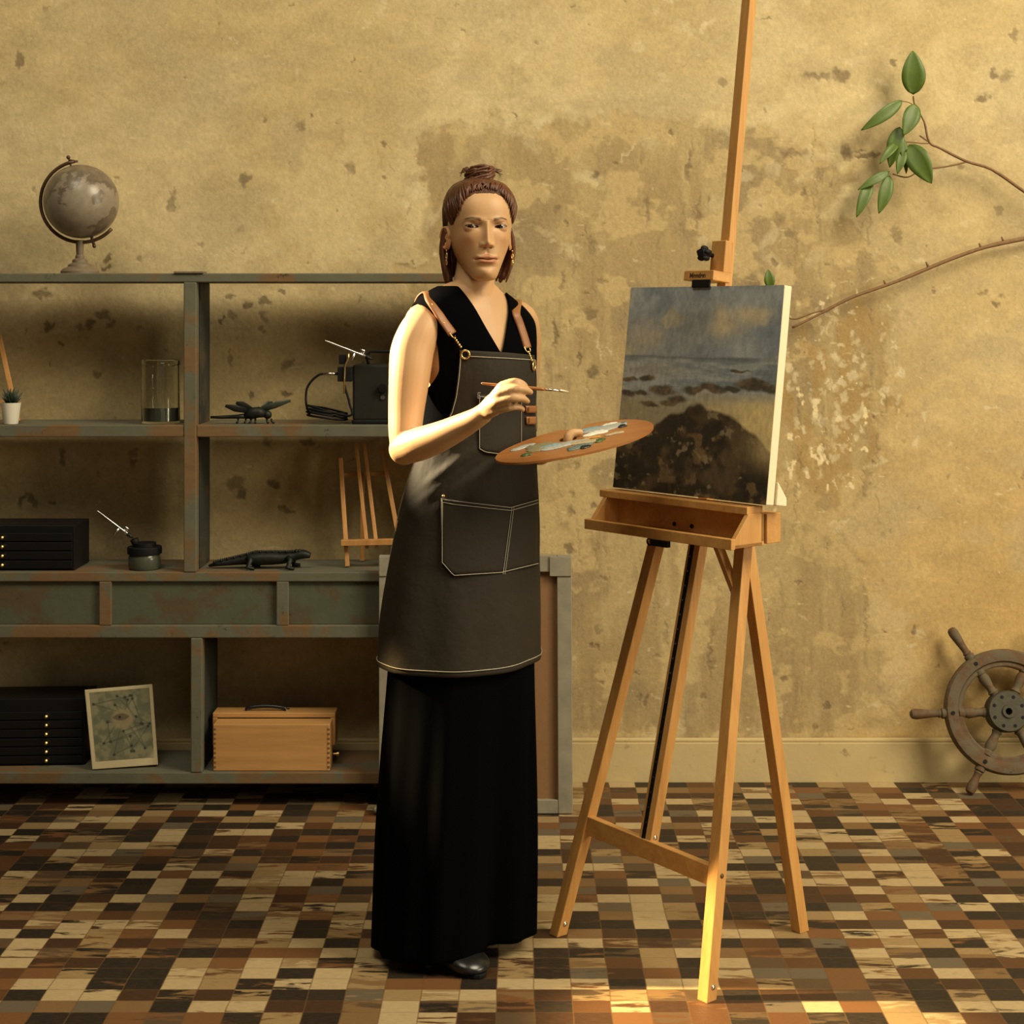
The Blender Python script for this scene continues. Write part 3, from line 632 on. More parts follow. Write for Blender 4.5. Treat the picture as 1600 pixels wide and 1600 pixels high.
for k in range(8):
    a = math.radians(22+45*k); d = wx_*math.cos(a)+wz_*math.sin(a); MB().lathe([(0,.0255),(.0052,.0255),(.0052,.0268),(0,.0268)], wc+d*.044, 12, wn_).build('bolt', M['black_rubber'], sw)
m.lathe([(0,.0125),(.0098,.0125),(.0098,.0135),(0,.0135)], wc, 16, wn_)
m.build('axle_hole', M['black_rubber'], sw)
for k in range(6):
    a = math.radians(60*k+1.5); d = wx_*math.cos(a)+wz_*math.sin(a)
    hl = .284 if k in (2, 3) else .264
    MB().lathe([(0,.05),(.013,.05),(.013,.062),(.016,.066),(.013,.070),(.0115,.078),(.015,.098),(.0165,.112),(.013,.124),(.016,.128),(.016,.14),(0,.14)], wc, 20, d).build('spoke', M['weathered'], sw, True, angle=.6)
    MB().lathe([(0,.178),(.0155,.178),(.0155,.190),(.011,.194),(.013,.198),(.010,.203),(.0105,.215),(.0145,hl-.03),(.0155,hl-.017),(.013,hl-.006),(.007,hl-.001),(0,hl)], wc, 20, d).build('handle', M['weathered'], sw, True, angle=.6)
    MB().lathe([(0,.0195),(.006,.0195),(.006,.0212),(0,.0212)], wc+d*.161, 12, wn_).build('peg', M['black_rubber'], sw)

# ================================================================ branches on the wall
def leaf(m, b, t, w, bend=.01, nrm=(0,-1,.15), n=14):
    b, t, nr = Vector(b), Vector(t), Vector(nrm); ax = t-b; L = ax.length; ax.normalize(); s = ax.cross(nr).normalized(); nr = s.cross(ax)
    rows = []
    for i in range(n+1):
        u = i/n; ww = w*math.sin(math.pi*min(1, u**.82))**.75*(1-.10*u) if 0 < i < n else .0004
        c = b+ax*(L*u)+nr*(bend*math.sin(math.pi*u)); row = []
        for k in (-1,-.5,0,.5,1): row.append(c+s*(ww*k)+nr*(abs(k)*ww*.22))
        rows.append(row)
    m.loft(rows, False, False)
BD = 4.952
B = lambda x, y, d=BD: P(x, y, d)
lb = thing('leafy_branch', 'thin leafy branch with green leaves reaching in from upper right edge', 'branch', tuple(B(1640, 326)))
m = MB(); m.tube(smooth_path([V(1.96,4.78,.006), V(1.97,4.82,.6), V(1.93,4.88,1.2), B(1760,420,4.93), B(1640,326,4.94), B(1600,299,4.948), B(1550,265), B(1510,252), B(1470,232), B(1452,222), B(1444,190), B(1430,166), B(1427,150)], 4), [.0058]*12+[.0052]*12+[.0044]*8+[.0036]*8+[.0028]*8+[.0016], 8)
m.tube(smooth_path([B(1511,253), B(1480,260), B(1440,266), B(1418,277), B(1395,272)], 4), [.0026]*8+[.002]*9, 6)
m.tube(smooth_path([B(1455,224), B(1440,224), B(1410,222), B(1398,232)], 4), .0017, 6); m.tube([B(1452,222), B(1437,212)], [.0026,.0022], 6)
m.tube(smooth_path([B(1430,166), B(1420,160), B(1408,158)], 4), .0014, 6)
m.build('twig', M['bark'], lb, True)
for (b, t, w, bd, dd) in (((1427,148),(1426,79),.037,.008,-.01), ((1410,157),(1345,204),.020,.012,-.02), ((1431,163),(1412,212),.027,.006,-.03), ((1406,198),(1390,262),.025,.008,-.01),
                   ((1404,222),(1374,256),.014,.01,-.04), ((1420,226),(1456,287),.036,.012,-.035), ((1412,232),(1402,272),.016,.006,-.02), ((1390,268),(1340,297),.014,.010,-.02),
                   ((1361,280),(1338,340),.019,.010,-.03), ((1390,274),(1373,334),.022,.008,-.015), ((1408,212),(1416,272),.014,.006,0)):
    m = MB(); leaf(m, B(*b, BD-.01), B(*t, BD-.01+dd), w, bd, (random.uniform(-.3,.3), -1, random.uniform(-.1,.5))); m.build('leaf', M['leaf'], lb, True, solid=.0008)
BD = 4.968; B = lambda x, y, d=BD: P(x, y, d)
bb = thing('bare_branch', 'long bare twig slanting down from right edge behind the canvas', 'branch', tuple(B(1640, 366)))
m = MB(); m.tube(smooth_path([V(2.02,4.80,.007), V(2.04,4.86,.8), V(1.98,4.93,1.45), B(1760,338), B(1640,366), B(1600,373), B(1540,386), B(1480,407), B(1400,440), B(1330,465), B(1280,491), B(1238,512)], 4), [.0078]*12+[.0068]*12+[.0058]*8+[.005]*8+[.0036]*5, 8)
m.tube(smooth_path([B(1300,481), B(1270,489), B(1236,498), B(1212,470), B(1203,446)], 4), .0026, 6)
for x, y in ((1568,377),(1533,387),(1384,445),(1450,416)): m.tube([B(x,y), B(x-3,y-7)], [.004,.0025], 6)
m.build('twig', M['bark'], bb, True)
m = MB(); leaf(m, B(1203,450), B(1200,421), .017, .005); m.build('leaf', M['leaf'], bb, True, solid=.0008)

# ================================================================ easel
n = V(-.77,-.64,0).normalized(); s = V(.64,-.77,0).normalized()
es = thing('studio_easel', 'tall beech studio easel holding the seascape canvas', 'easel', (.33, 3.6, 0))
fl0, fl1 = V(.082, 3.752, 0), V(.316, 3.817, .90); fr0, fr1 = V(.378, 3.395, 0), V(.4835, 3.613, .915)
Z0 = .0135
def leg(p0, p1, aw, wa=.028, wb=.028):
    t = (p1-p0).normalized(); m_ = MB(); a = Vector(aw); a = (a-t*a.dot(t)).normalized(); b = t.cross(a)
    pts = []
    for zz in (0, p1.z):
        for i, j in ((-1,-1),(1,-1),(1,1),(-1,1)):
            q = p0+a*(i*wa/2)+b*(j*wb/2); k = (zz-q.z)/t.z; pts.append(q+t*k)
    return m_.hexa(pts)
for p0, p1 in ((fl0, fl1), (fr0, fr1)):
    lg = leg(p0, p1, s).build('leg', M['beech'], es, bevel=.0015)
    t = (p1-p0).normalized(); q = p0+t*.028+s*.0142; MB().lathe([(0,0),(.006,0),(.005,.0015),(0,.002)], q, 14, s).build('screw', M['steel'], lg, True)
    if p0 is fr0:
        q = p0+t*.245+s*.0142; MB().lathe([(0,0),(.0055,0),(.0045,.0012),(0,.0014)], q, 14, s).build('screw_hole', M['bronze'], lg, True)
lg = leg(V(.632, 3.775, 0), V(.492, 3.73, .955), s, .027, .03).build('leg', M['beech'], es, bevel=.0015)
t = (fl1-fl0).normalized(); a = fl0+t*(.245/t.z); t2 = (fr1-fr0).normalized(); b = fr0+t2*(.232/t2.z)
MB().beam(a, b, (0,0,1), .042, .018).build('cross_bar', M['beech_h'], es, bevel=.0015)
# lower mast with slotted track
m0, m1 = P(1012, 1322, 3.62), P(1091, 850, 3.72)
td = (m1-m0).normalized(); m1 = m1+td*.05
lm = MB().beam(m0, m1, s, .036, .026).build('lower_mast', M['beech'], es, bevel=.0015)
up = td; nn_ = (n-up*n.dot(up)).normalized()
MB().beam(m0+nn_*.0132-s*.004+up*.004, m1+nn_*.0132-s*.004, s, .011, .002).build('slot', M['black_rubber'], lm)
L = (m1-m0).length
for k in range(22): MB().lathe([(0,0),(.0022,0),(.0022,.002),(0,.002)], m0+up*(L*(k+.5)/22)+nn_*.0142-s*.004, 8, nn_).build('stud', M['steel'], lm)
MB().lathe([(0,0),(.006,0),(.005,.0015),(0,.002)], m0+up*.022+s*.0182, 14, s).build('screw', M['steel'], lm, True)
# tray trough
base = V(.40, 3.725, 0)
K = lambda k, m_, z: base+s*k+n*m_+V(0,0,z)
k0, k1 = -.25, .205
def T(k0_, k1_, prof):      # extrude an (m,z) polygon along s
    return MB().loft([[K(k0_, a_, b_) for a_, b_ in prof], [K(k1_, a_, b_) for a_, b_ in prof]])
tray = T(k0, k1, [(.022,.905),(.112,.905),(.112,.913),(.022,.913)]).build('tray_bottom', M['beech_h'], es, bevel=.001)
T(k0-.004, k1+.002, [(.108,.903),(.121,.903),(.121,.926),(.108,.926)]).build('tray_front_rail', M['beech_h'], es, bevel=.0015)
T(k0+.006, k1, [(.016,.913),(.026,.913),(.026,.974),(.016,.974)]).build('tray_back', M['beech_h'], es, bevel=.001)
T(k0-.012, k1-.004, [(.016,.973),(.066,.973),(.066,.989),(.016,.989)]).build('canvas_ledge', M['beech_h'], es, bevel=.0015)
for a_, b_ in ((k0, k0+.012), (k1-.012, k1)):
    T(a_, b_, [(.016,.905),(.110,.905),(.108,.922),(.064,.974),(.016,.974)]).build('tray_end', M['beech'], es, bevel=.001)
T(k0+.02, k1+.006, [(-.03,.908),(.014,.908),(.014,.972),(-.03,.972)]).build('back_beam', M['beech_h'], es, bevel=.0015)
for k_ in (-.055, .0): MB().lathe([(0,0),(.005,0),(.005,.002),(0,.002)], K(k_, .0262, .926), 12, n).build('screw_hole', M['black_rubber'], es)
m = MB(); q = K(-.045, .085, .889); m.torus(q-n*.0+s*-.03, .0075, .0022, n, 18, 6); m.beam(q-s*.022, q+s*.03, (0,0,1), .014, .012); m.build('tray_catch', M['dark_metal'], es)
# triangular brace under tray by right leg
q0 = fr0+t2*(.80/t2.z)
MB().beam(K(.10, .05, .90), q0-s*.012, n, .022, .012).build('brace', M['beech'], es, bevel=.001)
# upper sliding mast
um0, um1 = P(1088, 850, 3.725)-n*.018, P(1162, 0, 3.82)-n*.018
ud = (um1-um0).normalized(); um1 = um1+ud*.22
upm = MB().beam(um0, um1, s, .027, .022).build('upper_mast', M['beech'], es, bevel=.0015)
un_ = (n-ud*n.dot(ud)).normalized()
CB = um0+ud*((1.462-um0.z)/ud.z)
G = lambda k_, m_, h: CB+s*k_+un_*m_+ud*h
def blk(k0_, k1_, m0_, m1_, h0, h1): return MB().hexa([G(a_, b_, h) for h in (h0, h1) for a_, b_ in ((k0_,m0_),(k1_,m0_),(k1_,m1_),(k0_,m1_))])
cl = blk(-.062, .030, .012, .070, .005, .027).build('canvas_clamp', M['beech_h'], es, bevel=.0015)
blk(-.018, .026, .008, .034, .027, .100).build('clamp_block', M['beech'], es, bevel=.002)
blk(-.034, .022, .0665, .0712, -.012, .006).build('clamp_pad', M['black_rubber'], es, bevel=.0015)
m = MB(); kc = G(-.012, .034, .066); m.lathe([(0,0),(.005,0),(.005,.014),(.010,.016),(.0125,.022),(.0125,.034),(.010,.040),(0,.041)], kc, 18, un_)
for k in range(5):
    a = 2*math.pi*k/5+.3; d = s*math.cos(a)+ud*math.sin(a); m.ball(kc+un_*.028+d*.0125, (.0065,.0065,.011), 10, 8, un_)
m.build('clamp_knob', M['black_rubber'], es, True, angle=.7)
# maker's mark burnt into the clamp
cu = bpy.data.curves.new('lettering', 'FONT'); cu.body = 'Meeden'; cu.size = .0155; cu.extrude = .0004; cu.align_x = 'CENTER'; cu.align_y = 'CENTER'; cu.offset = .0004
ft = bpy.data.objects.new('lettering_curve', cu); COL.objects.link(ft); cu.materials.append(M['ink'])
tm = bpy.data.meshes.new_from_object(ft.evaluated_get(bpy.context.evaluated_depsgraph_get())); bpy.data.objects.remove(ft); ft = bpy.data.objects.new('lettering', tm); COL.objects.link(ft)
ft.parent = es; R3 = Matrix((s, ud, un_)).transposed().to_4x4(); R3.translation = G(-.018, .0704, .0155)-Vector(es['_org']); ft.matrix_local = R3
# ---------------------------------------------------------------- canvas with the seascape
ct = .024
lean = ud
c_bl, c_br = K(-.243, .040, .9945), K(.232, .040, .9945)
hgt_ = .4665/ud.z
cv = thing('canvas_painting', 'painted rocky seascape canvas standing on the tall beech easel', 'painting', tuple((c_bl+c_br)/2))
cn = un_
MB().hexa([c_bl-cn*ct, c_br-cn*ct, c_br, c_bl, c_bl-cn*ct+lean*hgt_, c_br-cn*ct+lean*hgt_, c_br+lean*hgt_, c_bl+lean*hgt_]).build('canvas', M['canvas_edge'], cv, bevel=.002)
m = MB(); q = c_br-cn*(ct+.004); m.hexa([q-s*.03, q+s*.004, q+s*.004-cn*.034, q-s*.03-cn*.034, q-s*.03+lean*.05, q+s*.004+lean*.052, q+s*.002-cn*.034+lean*.018, q-s*.03-cn*.034+lean*.018]); m.build('folded_corner', M['canvas_edge'], cv, bevel=.003)
def painting():
    nx, ny = 300, 300; u, v = np.meshgrid(np.linspace(0,1,nx), np.linspace(0,1,ny)); L3 = lambda *c_: np.array(c_)
    wu = u+.05*(fbm(u*7, v*7, 1)-.5); wv = v+.05*(fbm(u*7, v*7, 2)-.5); fine = fbm(u*60, v*34, 3, 4)
    sky = lerp(L3(.165,.195,.215), L3(.28,.305,.31), sstep(.35, .65, fbm(u*4, v*5, 4))[..., None])
    sky = lerp(sky, L3(.36,.325,.22), (sstep(.60, .72, fbm(u*5+3, v*6, 6))*.75)[..., None])
    sky = lerp(sky, L3(.34,.30,.21), (np.exp(-((u-.12)/.16)**2-((v-.25)/.09)**2)*.7)[..., None])
    for (a, b, ra, rb) in ((.66,.2,.10,.05), (.62,.15,.05,.05), (.8,.14,.14,.035)): sky = lerp(sky, L3(.46,.38,.22), (np.exp(-((wu-a)/ra)**2-((wv-b)/rb)**2)*.75)[..., None])
    sky = lerp(sky, L3(.105,.108,.095), (np.exp(-((wu-.45)/.14)**2-((wv-.19)/.13)**2)*.6)[..., None])
    sea = lerp(L3(.145,.175,.185), L3(.26,.28,.275), sstep(.35, .7, fbm(u*5, v*34, 8))[..., None])
    sea = lerp(sea, L3(.27,.25,.19), (np.exp(-((u-.2)/.22)**2-((v-.41)/.035)**2)*.6)[..., None])
    col = lerp(sky, sea, sstep(.333, .342, v+.004*(fine-.5))[..., None])
    sand = lerp(L3(.235,.205,.125), L3(.56,.44,.20), sstep(.35, .95, u+.3*(fbm(u*6, v*9, 9)-.5))[..., None])
    col = lerp(col, sand, (sstep(.47, .60, wv))[..., None])
    col = lerp(col, L3(.10,.105,.095), (np.exp(-((u-.5)/.6)**2-((v-.345)/.008)**2)*.7)[..., None])
    rock = np.zeros_like(u)
    for (a, b, ra, rb) in ((.78,.402,.08,.007),(.05,.455,.07,.014),(.17,.452,.06,.018),(.04,.535,.07,.02),(.13,.525,.05,.014),(.28,.505,.10,.022),(.38,.54,.07,.016),(.5,.50,.09,.018),(.62,.49,.1,.022),(.73,.485,.07,.016),(.87,.462,.12,.030),(.97,.475,.06,.025),(.2,.575,.07,.014),(.33,.555,.06,.014)):
        rock = np.maximum(rock, sstep(1.25, .6, np.hypot((wu-a)/ra, (wv-b)/rb)+.5*(fbm(u*30, v*40, 12)-.5)))
    line = np.interp(wu, [0,.1,.22,.28,.34,.44,.47,.54,.58,.62,.72,.8,.88,.95,1], [.80,.78,.72,.66,.615,.59,.565,.565,.59,.595,.605,.635,.68,.72,.76])
    mass = sstep(-.012, .014, wv-line)
    rk = lerp(L3(.026,.021,.014), L3(.075,.052,.028), sstep(.4, .65, fbm(u*9, v*10, 14, 6))[..., None])
    rk = lerp(rk, L3(.155,.10,.045), (sstep(.6, .72, fbm(u*11+5, v*14, 15, 6))*.7)[..., None])
    rk = lerp(rk, L3(.21,.165,.09), (sstep(.68, .76, fbm(u*14+9, v*18, 16, 5))*.7)[..., None])
    rk = lerp(rk, L3(.016,.014,.010), (np.exp(-((wu-.52)/.07)**2-((wv-.60)/.04)**2)*.8)[..., None])
    rk = lerp(rk, L3(.32,.24,.115), (np.exp(-((wu-.97)/.11)**2-((wv-.75)/.07)**2)*.9)[..., None])
    rk *= (1-.35*sstep(.7, 1, v)*sstep(.6, .0, u))[..., None]
    r2_ = lerp(L3(.045,.038,.026), L3(.11,.078,.042), sstep(.4, .65, fbm(u*18, v*22, 18))[..., None])
    col = lerp(col, r2_, (rock*.95)[..., None]); col = lerp(col, rk, mass[..., None]); col = col*(.74+.52*fine)[..., None]
    q = [np.array(x) for x in (c_bl, c_br, c_br+lean*hgt_, c_bl+lean*hgt_)]; U = u[..., None]; W = 1-v[..., None]
    pts = (q[0]*(1-U)+q[1]*U)*(1-W)+(q[3]*(1-U)+q[2]*U)*W+np.array(cn)*(.0006+.0007*fbm(u*40, v*40, 20))[..., None]
    g, c = attr_mat('oil_painting', .6, .25, 300); grid_mesh('painted_face', pts, nx, ny, g.set(c, .5, 0, .3), np.clip(col*1.45, 0, 1), cv)
painting()

# ================================================================ palette and brush
pu = (P(1013,660,3.645)-P(778,722,3.475)); PL = pu.length; pu.normalize()
pv = V(-.42, .86, .12); pv = (pv-pu*pv.dot(pu)).normalized(); pw = pu.cross(pv).normalized(); pw = pw if pw.z > 0 else -pw
PC = (P(1013,660,3.645)+P(778,722,3.475))/2
pal = thing('paint_palette', 'oval wooden palette with blobs of paint held out by the artist', 'palette', tuple(PC))
PX = lambda a_, b_, c_=0: PC+pu*a_+pv*b_+pw*c_
def outline(t):
    a_ = PL/2*math.cos(t); b_ = .102*math.sin(t)*(1+.10*math.cos(t))
    if math.sin(t) > 0: b_ *= 1-.30*math.exp(-((a_-.055)/.022)**2)
    return a_, b_
hc = (-.004, .022); hr = .016; NS = 96
rings = []
for (kind, z_) in (('o', -.0025), ('o', .0025), ('h', .0025), ('h', -.0025)):
    r_ = []
    for k in range(NS):
        t = 2*math.pi*k/NS; a_, b_ = outline(t)
        if kind == 'h':
            an = math.atan2(b_-hc[1], a_-hc[0]); a_, b_ = hc[0]+hr*1.25*math.cos(an), hc[1]+hr*math.sin(an)
        r_.append(PX(a_, b_, z_))
    rings.append(r_)
m = MB(); m.loft(rings+[rings[0]], False); m.build('board', M['palette_wood'], pal, smooth=False)
cols = {'grey': (.36,.37,.33), 'blue': (.20,.36,.42), 'white': (.72,.70,.60), 'green': (.055,.11,.03), 'black': (.014,.016,.018), 'beige': (.42,.33,.19), 'teal': (.12,.17,.15), 'olive': (.22,.20,.11), 'ochre': (.50,.26,.06)}
for k_ in cols: M['p_'+k_] = plain('paint_'+k_, cols[k_], .3, 0, .22, 160, .4)
r4 = random.Random(9)
def dab(a_, b_, ra, rb, col_, rot=0, h=.0035):
    m = MB(); N_ = 26; rr = []
    ph = [r4.uniform(0, 6.28) for _ in range(3)]
    for fr, hh in ((1.0, 0), (.93, .55), (.7, .85), (.35, 1), (.02, 1.05)):
        r_ = []
        for k in range(N_):
            t = 2*math.pi*k/N_; w_ = 1+.16*math.sin(2*t+ph[0])+.12*math.sin(3*t+ph[1])+.08*math.sin(5*t+ph[2])
            x_, y_ = ra*fr*w_*math.cos(t), rb*fr*w_*math.sin(t)
            r_.append(PX(a_+x_*math.cos(rot)-y_*math.sin(rot), b_+x_*math.sin(rot)+y_*math.cos(rot), .0024+h*hh*(1+.25*math.sin(7*t+fr*9))))
        rr.append(r_)
    m.loft(rr); m.build('paint_dab', M['p_'+col_], pal, True)
for d_ in ((.095,.030,.050,.022,'grey'), (.075,.045,.028,.014,'blue'), (.118,.045,.020,.010,'white'), (.060,.012,.030,.014,'white'), (-.030,-.012,.055,.017,'grey'), (-.075,.018,.045,.022,'olive'), (-.055,.000,.032,.012,'blue'), (-.02,-.050,.030,.014,'teal'), (-.012,-.062,.016,.008,'black'), (.036,-.044,.014,.009,'green'), (.005,-.028,.040,.012,'beige'), (.128,.012,.010,.010,'black'), (.142,.030,.010,.007,'teal'), (-.125,-.012,.012,.008,'green'), (.085,-.026,.022,.006,'beige'), (-.10,.045,.03,.012,'grey'), (.035,-.012,.022,.006,'ochre')):
    dab(*d_, rot=r4.uniform(-.3,.3))
b0, b1 = P(752, 599, 3.375), P(889, 612, 3.395)
bu = (b1-b0); BLn = bu.length; bu.normalize()
br_ = thing('paint_brush', 'slim brown paintbrush with silver ferrule held in the raised hand', 'brush', tuple(b0))
MB().tube([b0, b0+bu*.002, b0+bu*BLn*.35, b0+bu*BLn*.68, b0+bu*BLn*.735], [.0012,.0024,.0032,.0036,.0026], 12).build('handle', plain('varnished_brown', (.30,.115,.03), .3, 0, .15), br_, True)
MB().tube([b0+bu*BLn*.73, b0+bu*BLn*.90], [.0028,.0025], 12).build('ferrule', M['steel'], br_, True)
MB().tube([b0+bu*BLn*.895, b0+bu*BLn*.94, b0+bu*BLn], [.0024,.0026,.0006], 10).build('bristles', plain('pale_bristle', (.62,.54,.38), .6), br_, True)
# ================================================================ the artist
BY = 3.68
def tab(rows):
    rows = sorted(rows); Zs = np.array([r[0] for r in rows]); C_ = np.array([r[1:] for r in rows])
    def f(z):
        z = np.asarray(z, float); i = np.clip(np.searchsorted(Zs, z)-1, 0, len(Zs)-2)
        t = np.clip((z-Zs[i])/(Zs[i+1]-Zs[i]), 0, 1)[..., None]; h = (Zs[i+1]-Zs[i])[..., None]
        def sl(k):
            a = np.clip(k-1, 0, len(Zs)-1); b = np.clip(k+1, 0, len(Zs)-1); return (C_[b]-C_[a])/np.maximum(Zs[b]-Zs[a], 1e-6)[..., None]
        m0, m1 = sl(i)*h, sl(i+1)*h; t2, t3 = t*t, t*t*t
        return (2*t3-3*t2+1)*C_[i]+(t3-2*t2+t)*m0+(-2*t3+3*t2)*C_[i+1]+(t3-t2)*m1
    return f
xc = lambda px: (px-CX)*BY/F
psi_t = tab([(0,40),(.85,42),(1.07,38),(1.2,34),(1.3,33),(1.5,33)])
torso = tab([(.70,xc(722),.165,.120),(.85,xc(727),.170,.122),(.95,xc(734),.158,.112),(1.07,xc(742),.132,.096),(1.18,xc(744),.126,.095),(1.26,xc(744),.131,.107),(1.32,xc(743),.138,.098),(1.375,xc(741),.146,.084),(1.41,xc(740),.143,.074),(1.433,xc(739),.124,.064),(1.450,xc(738),.094,.056),(1.463,xc(738),.066,.051),(1.478,xc(738),.050,.048)])
apr = tab([(.60,xc(719.5),.197,.152),(.66,xc(720),.195,.150),(.75,xc(722),.191,.147),(.85,xc(727),.183,.138),(.95,xc(734),.170,.128),(1.07,xc(742),.147,.116),(1.18,xc(745),.137,.112),(1.26,xc(745),.139,.121),(1.34,xc(744),.139,.115)])
trs = tab([(.0,xc(711),.192,.158),(.3,xc(716),.186,.152),(.6,xc(722),.174,.137),(.85,xc(727),.168,.122),(1.0,xc(737),.152,.112),(1.1,xc(742),.138,.103)])
def ringpt(tb, z, phi, off=0.0, foff=0.0):
    z = np.asarray(z, float); q = tb(z); ps = np.radians(psi_t(z)[..., 0]); cx, a, b = q[..., 0], q[..., 1]+off, q[..., 2]+off
    l = a*np.sin(phi); f = b*np.cos(phi)+foff
    zo = z-.026*sstep(1.28, 1.42, z)*np.clip(-l/.13, 0, 1.1)
    return np.stack([cx-np.cos(ps)*l+np.sin(ps)*f, BY-np.sin(ps)*l-np.cos(ps)*f, zo+0*l], -1), l, f
def proj(p): return CX+p[..., 0]/p[..., 1]*F, CY-(p[..., 2]-HC)/p[..., 1]*F
def phi_at(tb, px, z, off=0.0):
    """angle whose point on the near side shows at column px"""
    ph = np.linspace(math.radians(-70), math.radians(150), 700); p, _, _ = ringpt(tb, np.full_like(ph, z), ph, off); x, _ = proj(p)
    i0, i1 = int(np.argmax(x)), int(np.argmin(x)); seg = slice(i0, i1+1)
    return float(np.interp(-px, -x[seg], ph[seg]))
def surf(tb, px, py, off=0.0):
    z = HC-(py-CY)*3.58/F
    for _ in range(6):
        ph = phi_at(tb, px, z, off); p = ringpt(tb, np.array(z), np.array(ph), off)[0]; z = z+(HC-(py-CY)*float(p[1])/F-float(p[2]))
    ph = phi_at(tb, px, z, off); return Vector(ringpt(tb, np.array(z), np.array(ph), off)[0])

HX, HY, HZ = xc(749.5)*3.655/3.68, 3.655, 1.588
yaw = math.radians(12); Xh = np.array([math.cos(yaw), math.sin(yaw), 0]); Fh = np.array([math.sin(yaw), -math.cos(yaw), 0])
def H(x, y, z):
    x, y, z = np.broadcast_arrays(np.asarray(x, float), np.asarray(y, float), np.asarray(z, float))
    return np.stack([HX+Xh[0]*x+Fh[0]*y, HY+Xh[1]*x+Fh[1]*y, HZ+z], -1)
HV = lambda x, y, z: Vector(H(x, y, z))

pr = thing('person', 'person standing in dark apron and black trousers, holding a brush and a palette', 'person', (xc(715), BY, 0))
# ---- body core: torso, neck, arms, hands, legs, merged to one skin
m = MB(); TH = np.linspace(0, 2*math.pi, 40, endpoint=False)
zs = [.72,.80,.88,.95,1.0,1.07,1.13,1.18,1.22,1.26,1.29,1.32,1.35,1.375,1.395,1.41,1.422,1.432,1.442,1.452,1.462,1.470]
m.loft([[Vector(p) for p in ringpt(torso, np.full(40, z), TH)[0]] for z in zs])
nb = V(xc(738), 3.665, 1.42)
m.tube([nb, V(xc(740), 3.662, 1.46), HV(-.004,-.022,-.09), HV(0,-.02,-.03)], [.053,.0445,.0445,.044], 28)
Rj, Lj = V(*ringpt(torso, np.array(1.37), np.array(math.pi/2))[0]), V(*ringpt(torso, np.array(1.37), np.array(-math.pi/2))[0])
def tubeS(pts, rad, seg):
    q = smooth_path(pts, 5); t_ = np.linspace(0, len(pts)-1, len(q)); r_ = np.interp(t_, range(len(rad)), rad)
    for _ in range(3): r_[1:-1] = (r_[:-2]+2*r_[1:-1]+r_[2:])/4
    m.tube(q, [float(v_) for v_ in r_], seg)
ra = [P(668,502,3.605), P(655,522,3.588), P(644,550,3.575), P(640,585,3.56), P(635,640,3.545), P(633,680,3.53), P(634,703,3.522)]
tubeS(ra, [.043,.0465,.0475,.045,.0385,.035,.030], 24)
m.ball(P(662,504,3.605), (.042,.045,.042), 24, 16); m.ball(P(668,497,3.64), (.045,.05,.040), 24, 16); pass
m.ball(P(632,702,3.524), .0335, 20, 14)
fa = [P(632,701,3.522), P(655,694,3.49), P(690,681,3.455), P(725,664,3.425), P(745,653,3.405), P(757,645,3.397)]
tubeS(fa, [.033,.0362,.0315,.0255,.0212,.0205], 22)
# right hand
W_c = P(757,645,3.397)
def finger(pts, rad, knuck=True):
    pts = [Vector(p) for p in pts]; q = smooth_path(pts, 3); r_ = np.interp(np.linspace(0, 1, len(q)), np.linspace(0, 1, len(rad)), rad); m.tube(q, list(r_), 14)
    for p, r0 in ((pts[0], rad[0]), (pts[-1], rad[-1])): m.ball(p, r0, 14, 10)
fd = 3.375
knk = [(785,603,3.362), (781,615,3.350), (778,628,3.350), (776,641,3.360)]
for (x, y, d) in knk:
    m.tube([W_c+V(0,0,.0), P((757+x)/2, (645+y)/2, (3.397+d)/2-.004), P(x, y, d)], [.017,.0135,.0105], 14)
m.tube([P(757,644,3.40), P(772,630,3.385), P(783,618,3.38)], [.019,.021,.015], 16)
finger([P(785,603,3.362), P(804,597,3.352), P(817,601,3.362), P(822,607,3.372)], [.0100,.0090,.0080,.0064])
finger([P(781,615,3.350), P(804,608,3.340), P(820,609,3.350), P(829,613,3.362)], [.0100,.0090,.0080,.0064])
finger([P(778,628,3.350), P(801,622,3.338), P(816,623,3.349), P(824,627,3.361)], [.0098,.0088,.0078,.0062])
finger([P(776,641,3.360), P(796,637,3.348), P(810,636,3.356), P(817,640,3.366)], [.0090,.0078,.0068,.0056])
finger([P(764,628,3.405), P(784,612,3.410), P(804,608,3.400), P(818,609,3.386)], [.0125,.0112,.0098,.0076])
# left arm and hand
la = [P(800,494,3.76), P(815,505,3.775), P(818,560,3.80), P(812,640,3.83), P(806,700,3.835), P(806,716,3.83)]
tubeS(la, [.038,.040,.040,.036,.033,.03], 22); m.ball(P(806,716,3.83), .032, 18, 12)
wl = PX(-.010, .062, -.0275)
m.tube(smooth_path([P(806,714,3.83), P(829,703,3.78), wl+V(-.03,.06,-.014), wl], 4), [.030]*4+[.027]*4+[.020]*4+[.016], 20)
pm = PX(.018, .074, -.0235)
m.tube([wl, (wl+pm)/2, pm, PX(.035,.066,-.0225)], [.0155,.016,.0155,.012], 16)
finger([PX(-.010,.028,-.019), PX(-.006,.022,-.004), PX(-.002,.022,.0088), PX(.010,.021,.0135), PX(.025,.017,.0124)], [.0112,.0108,.0104,.0096,.0074])
for k, (a_, ln_) in enumerate(((.036,.0), (.050,.004), (.062,.0), (.070,-.008))):
    finger([PX(.018+k*.006,.046-.012*k,-.024), PX(a_,.072-.014*k,-.021), PX(a_+.022+ln_,.070-.018*k,-.0165), PX(a_+.038+ln_,.060-.020*k,-.0145)], [.0102,.0092,.0082,.0066])
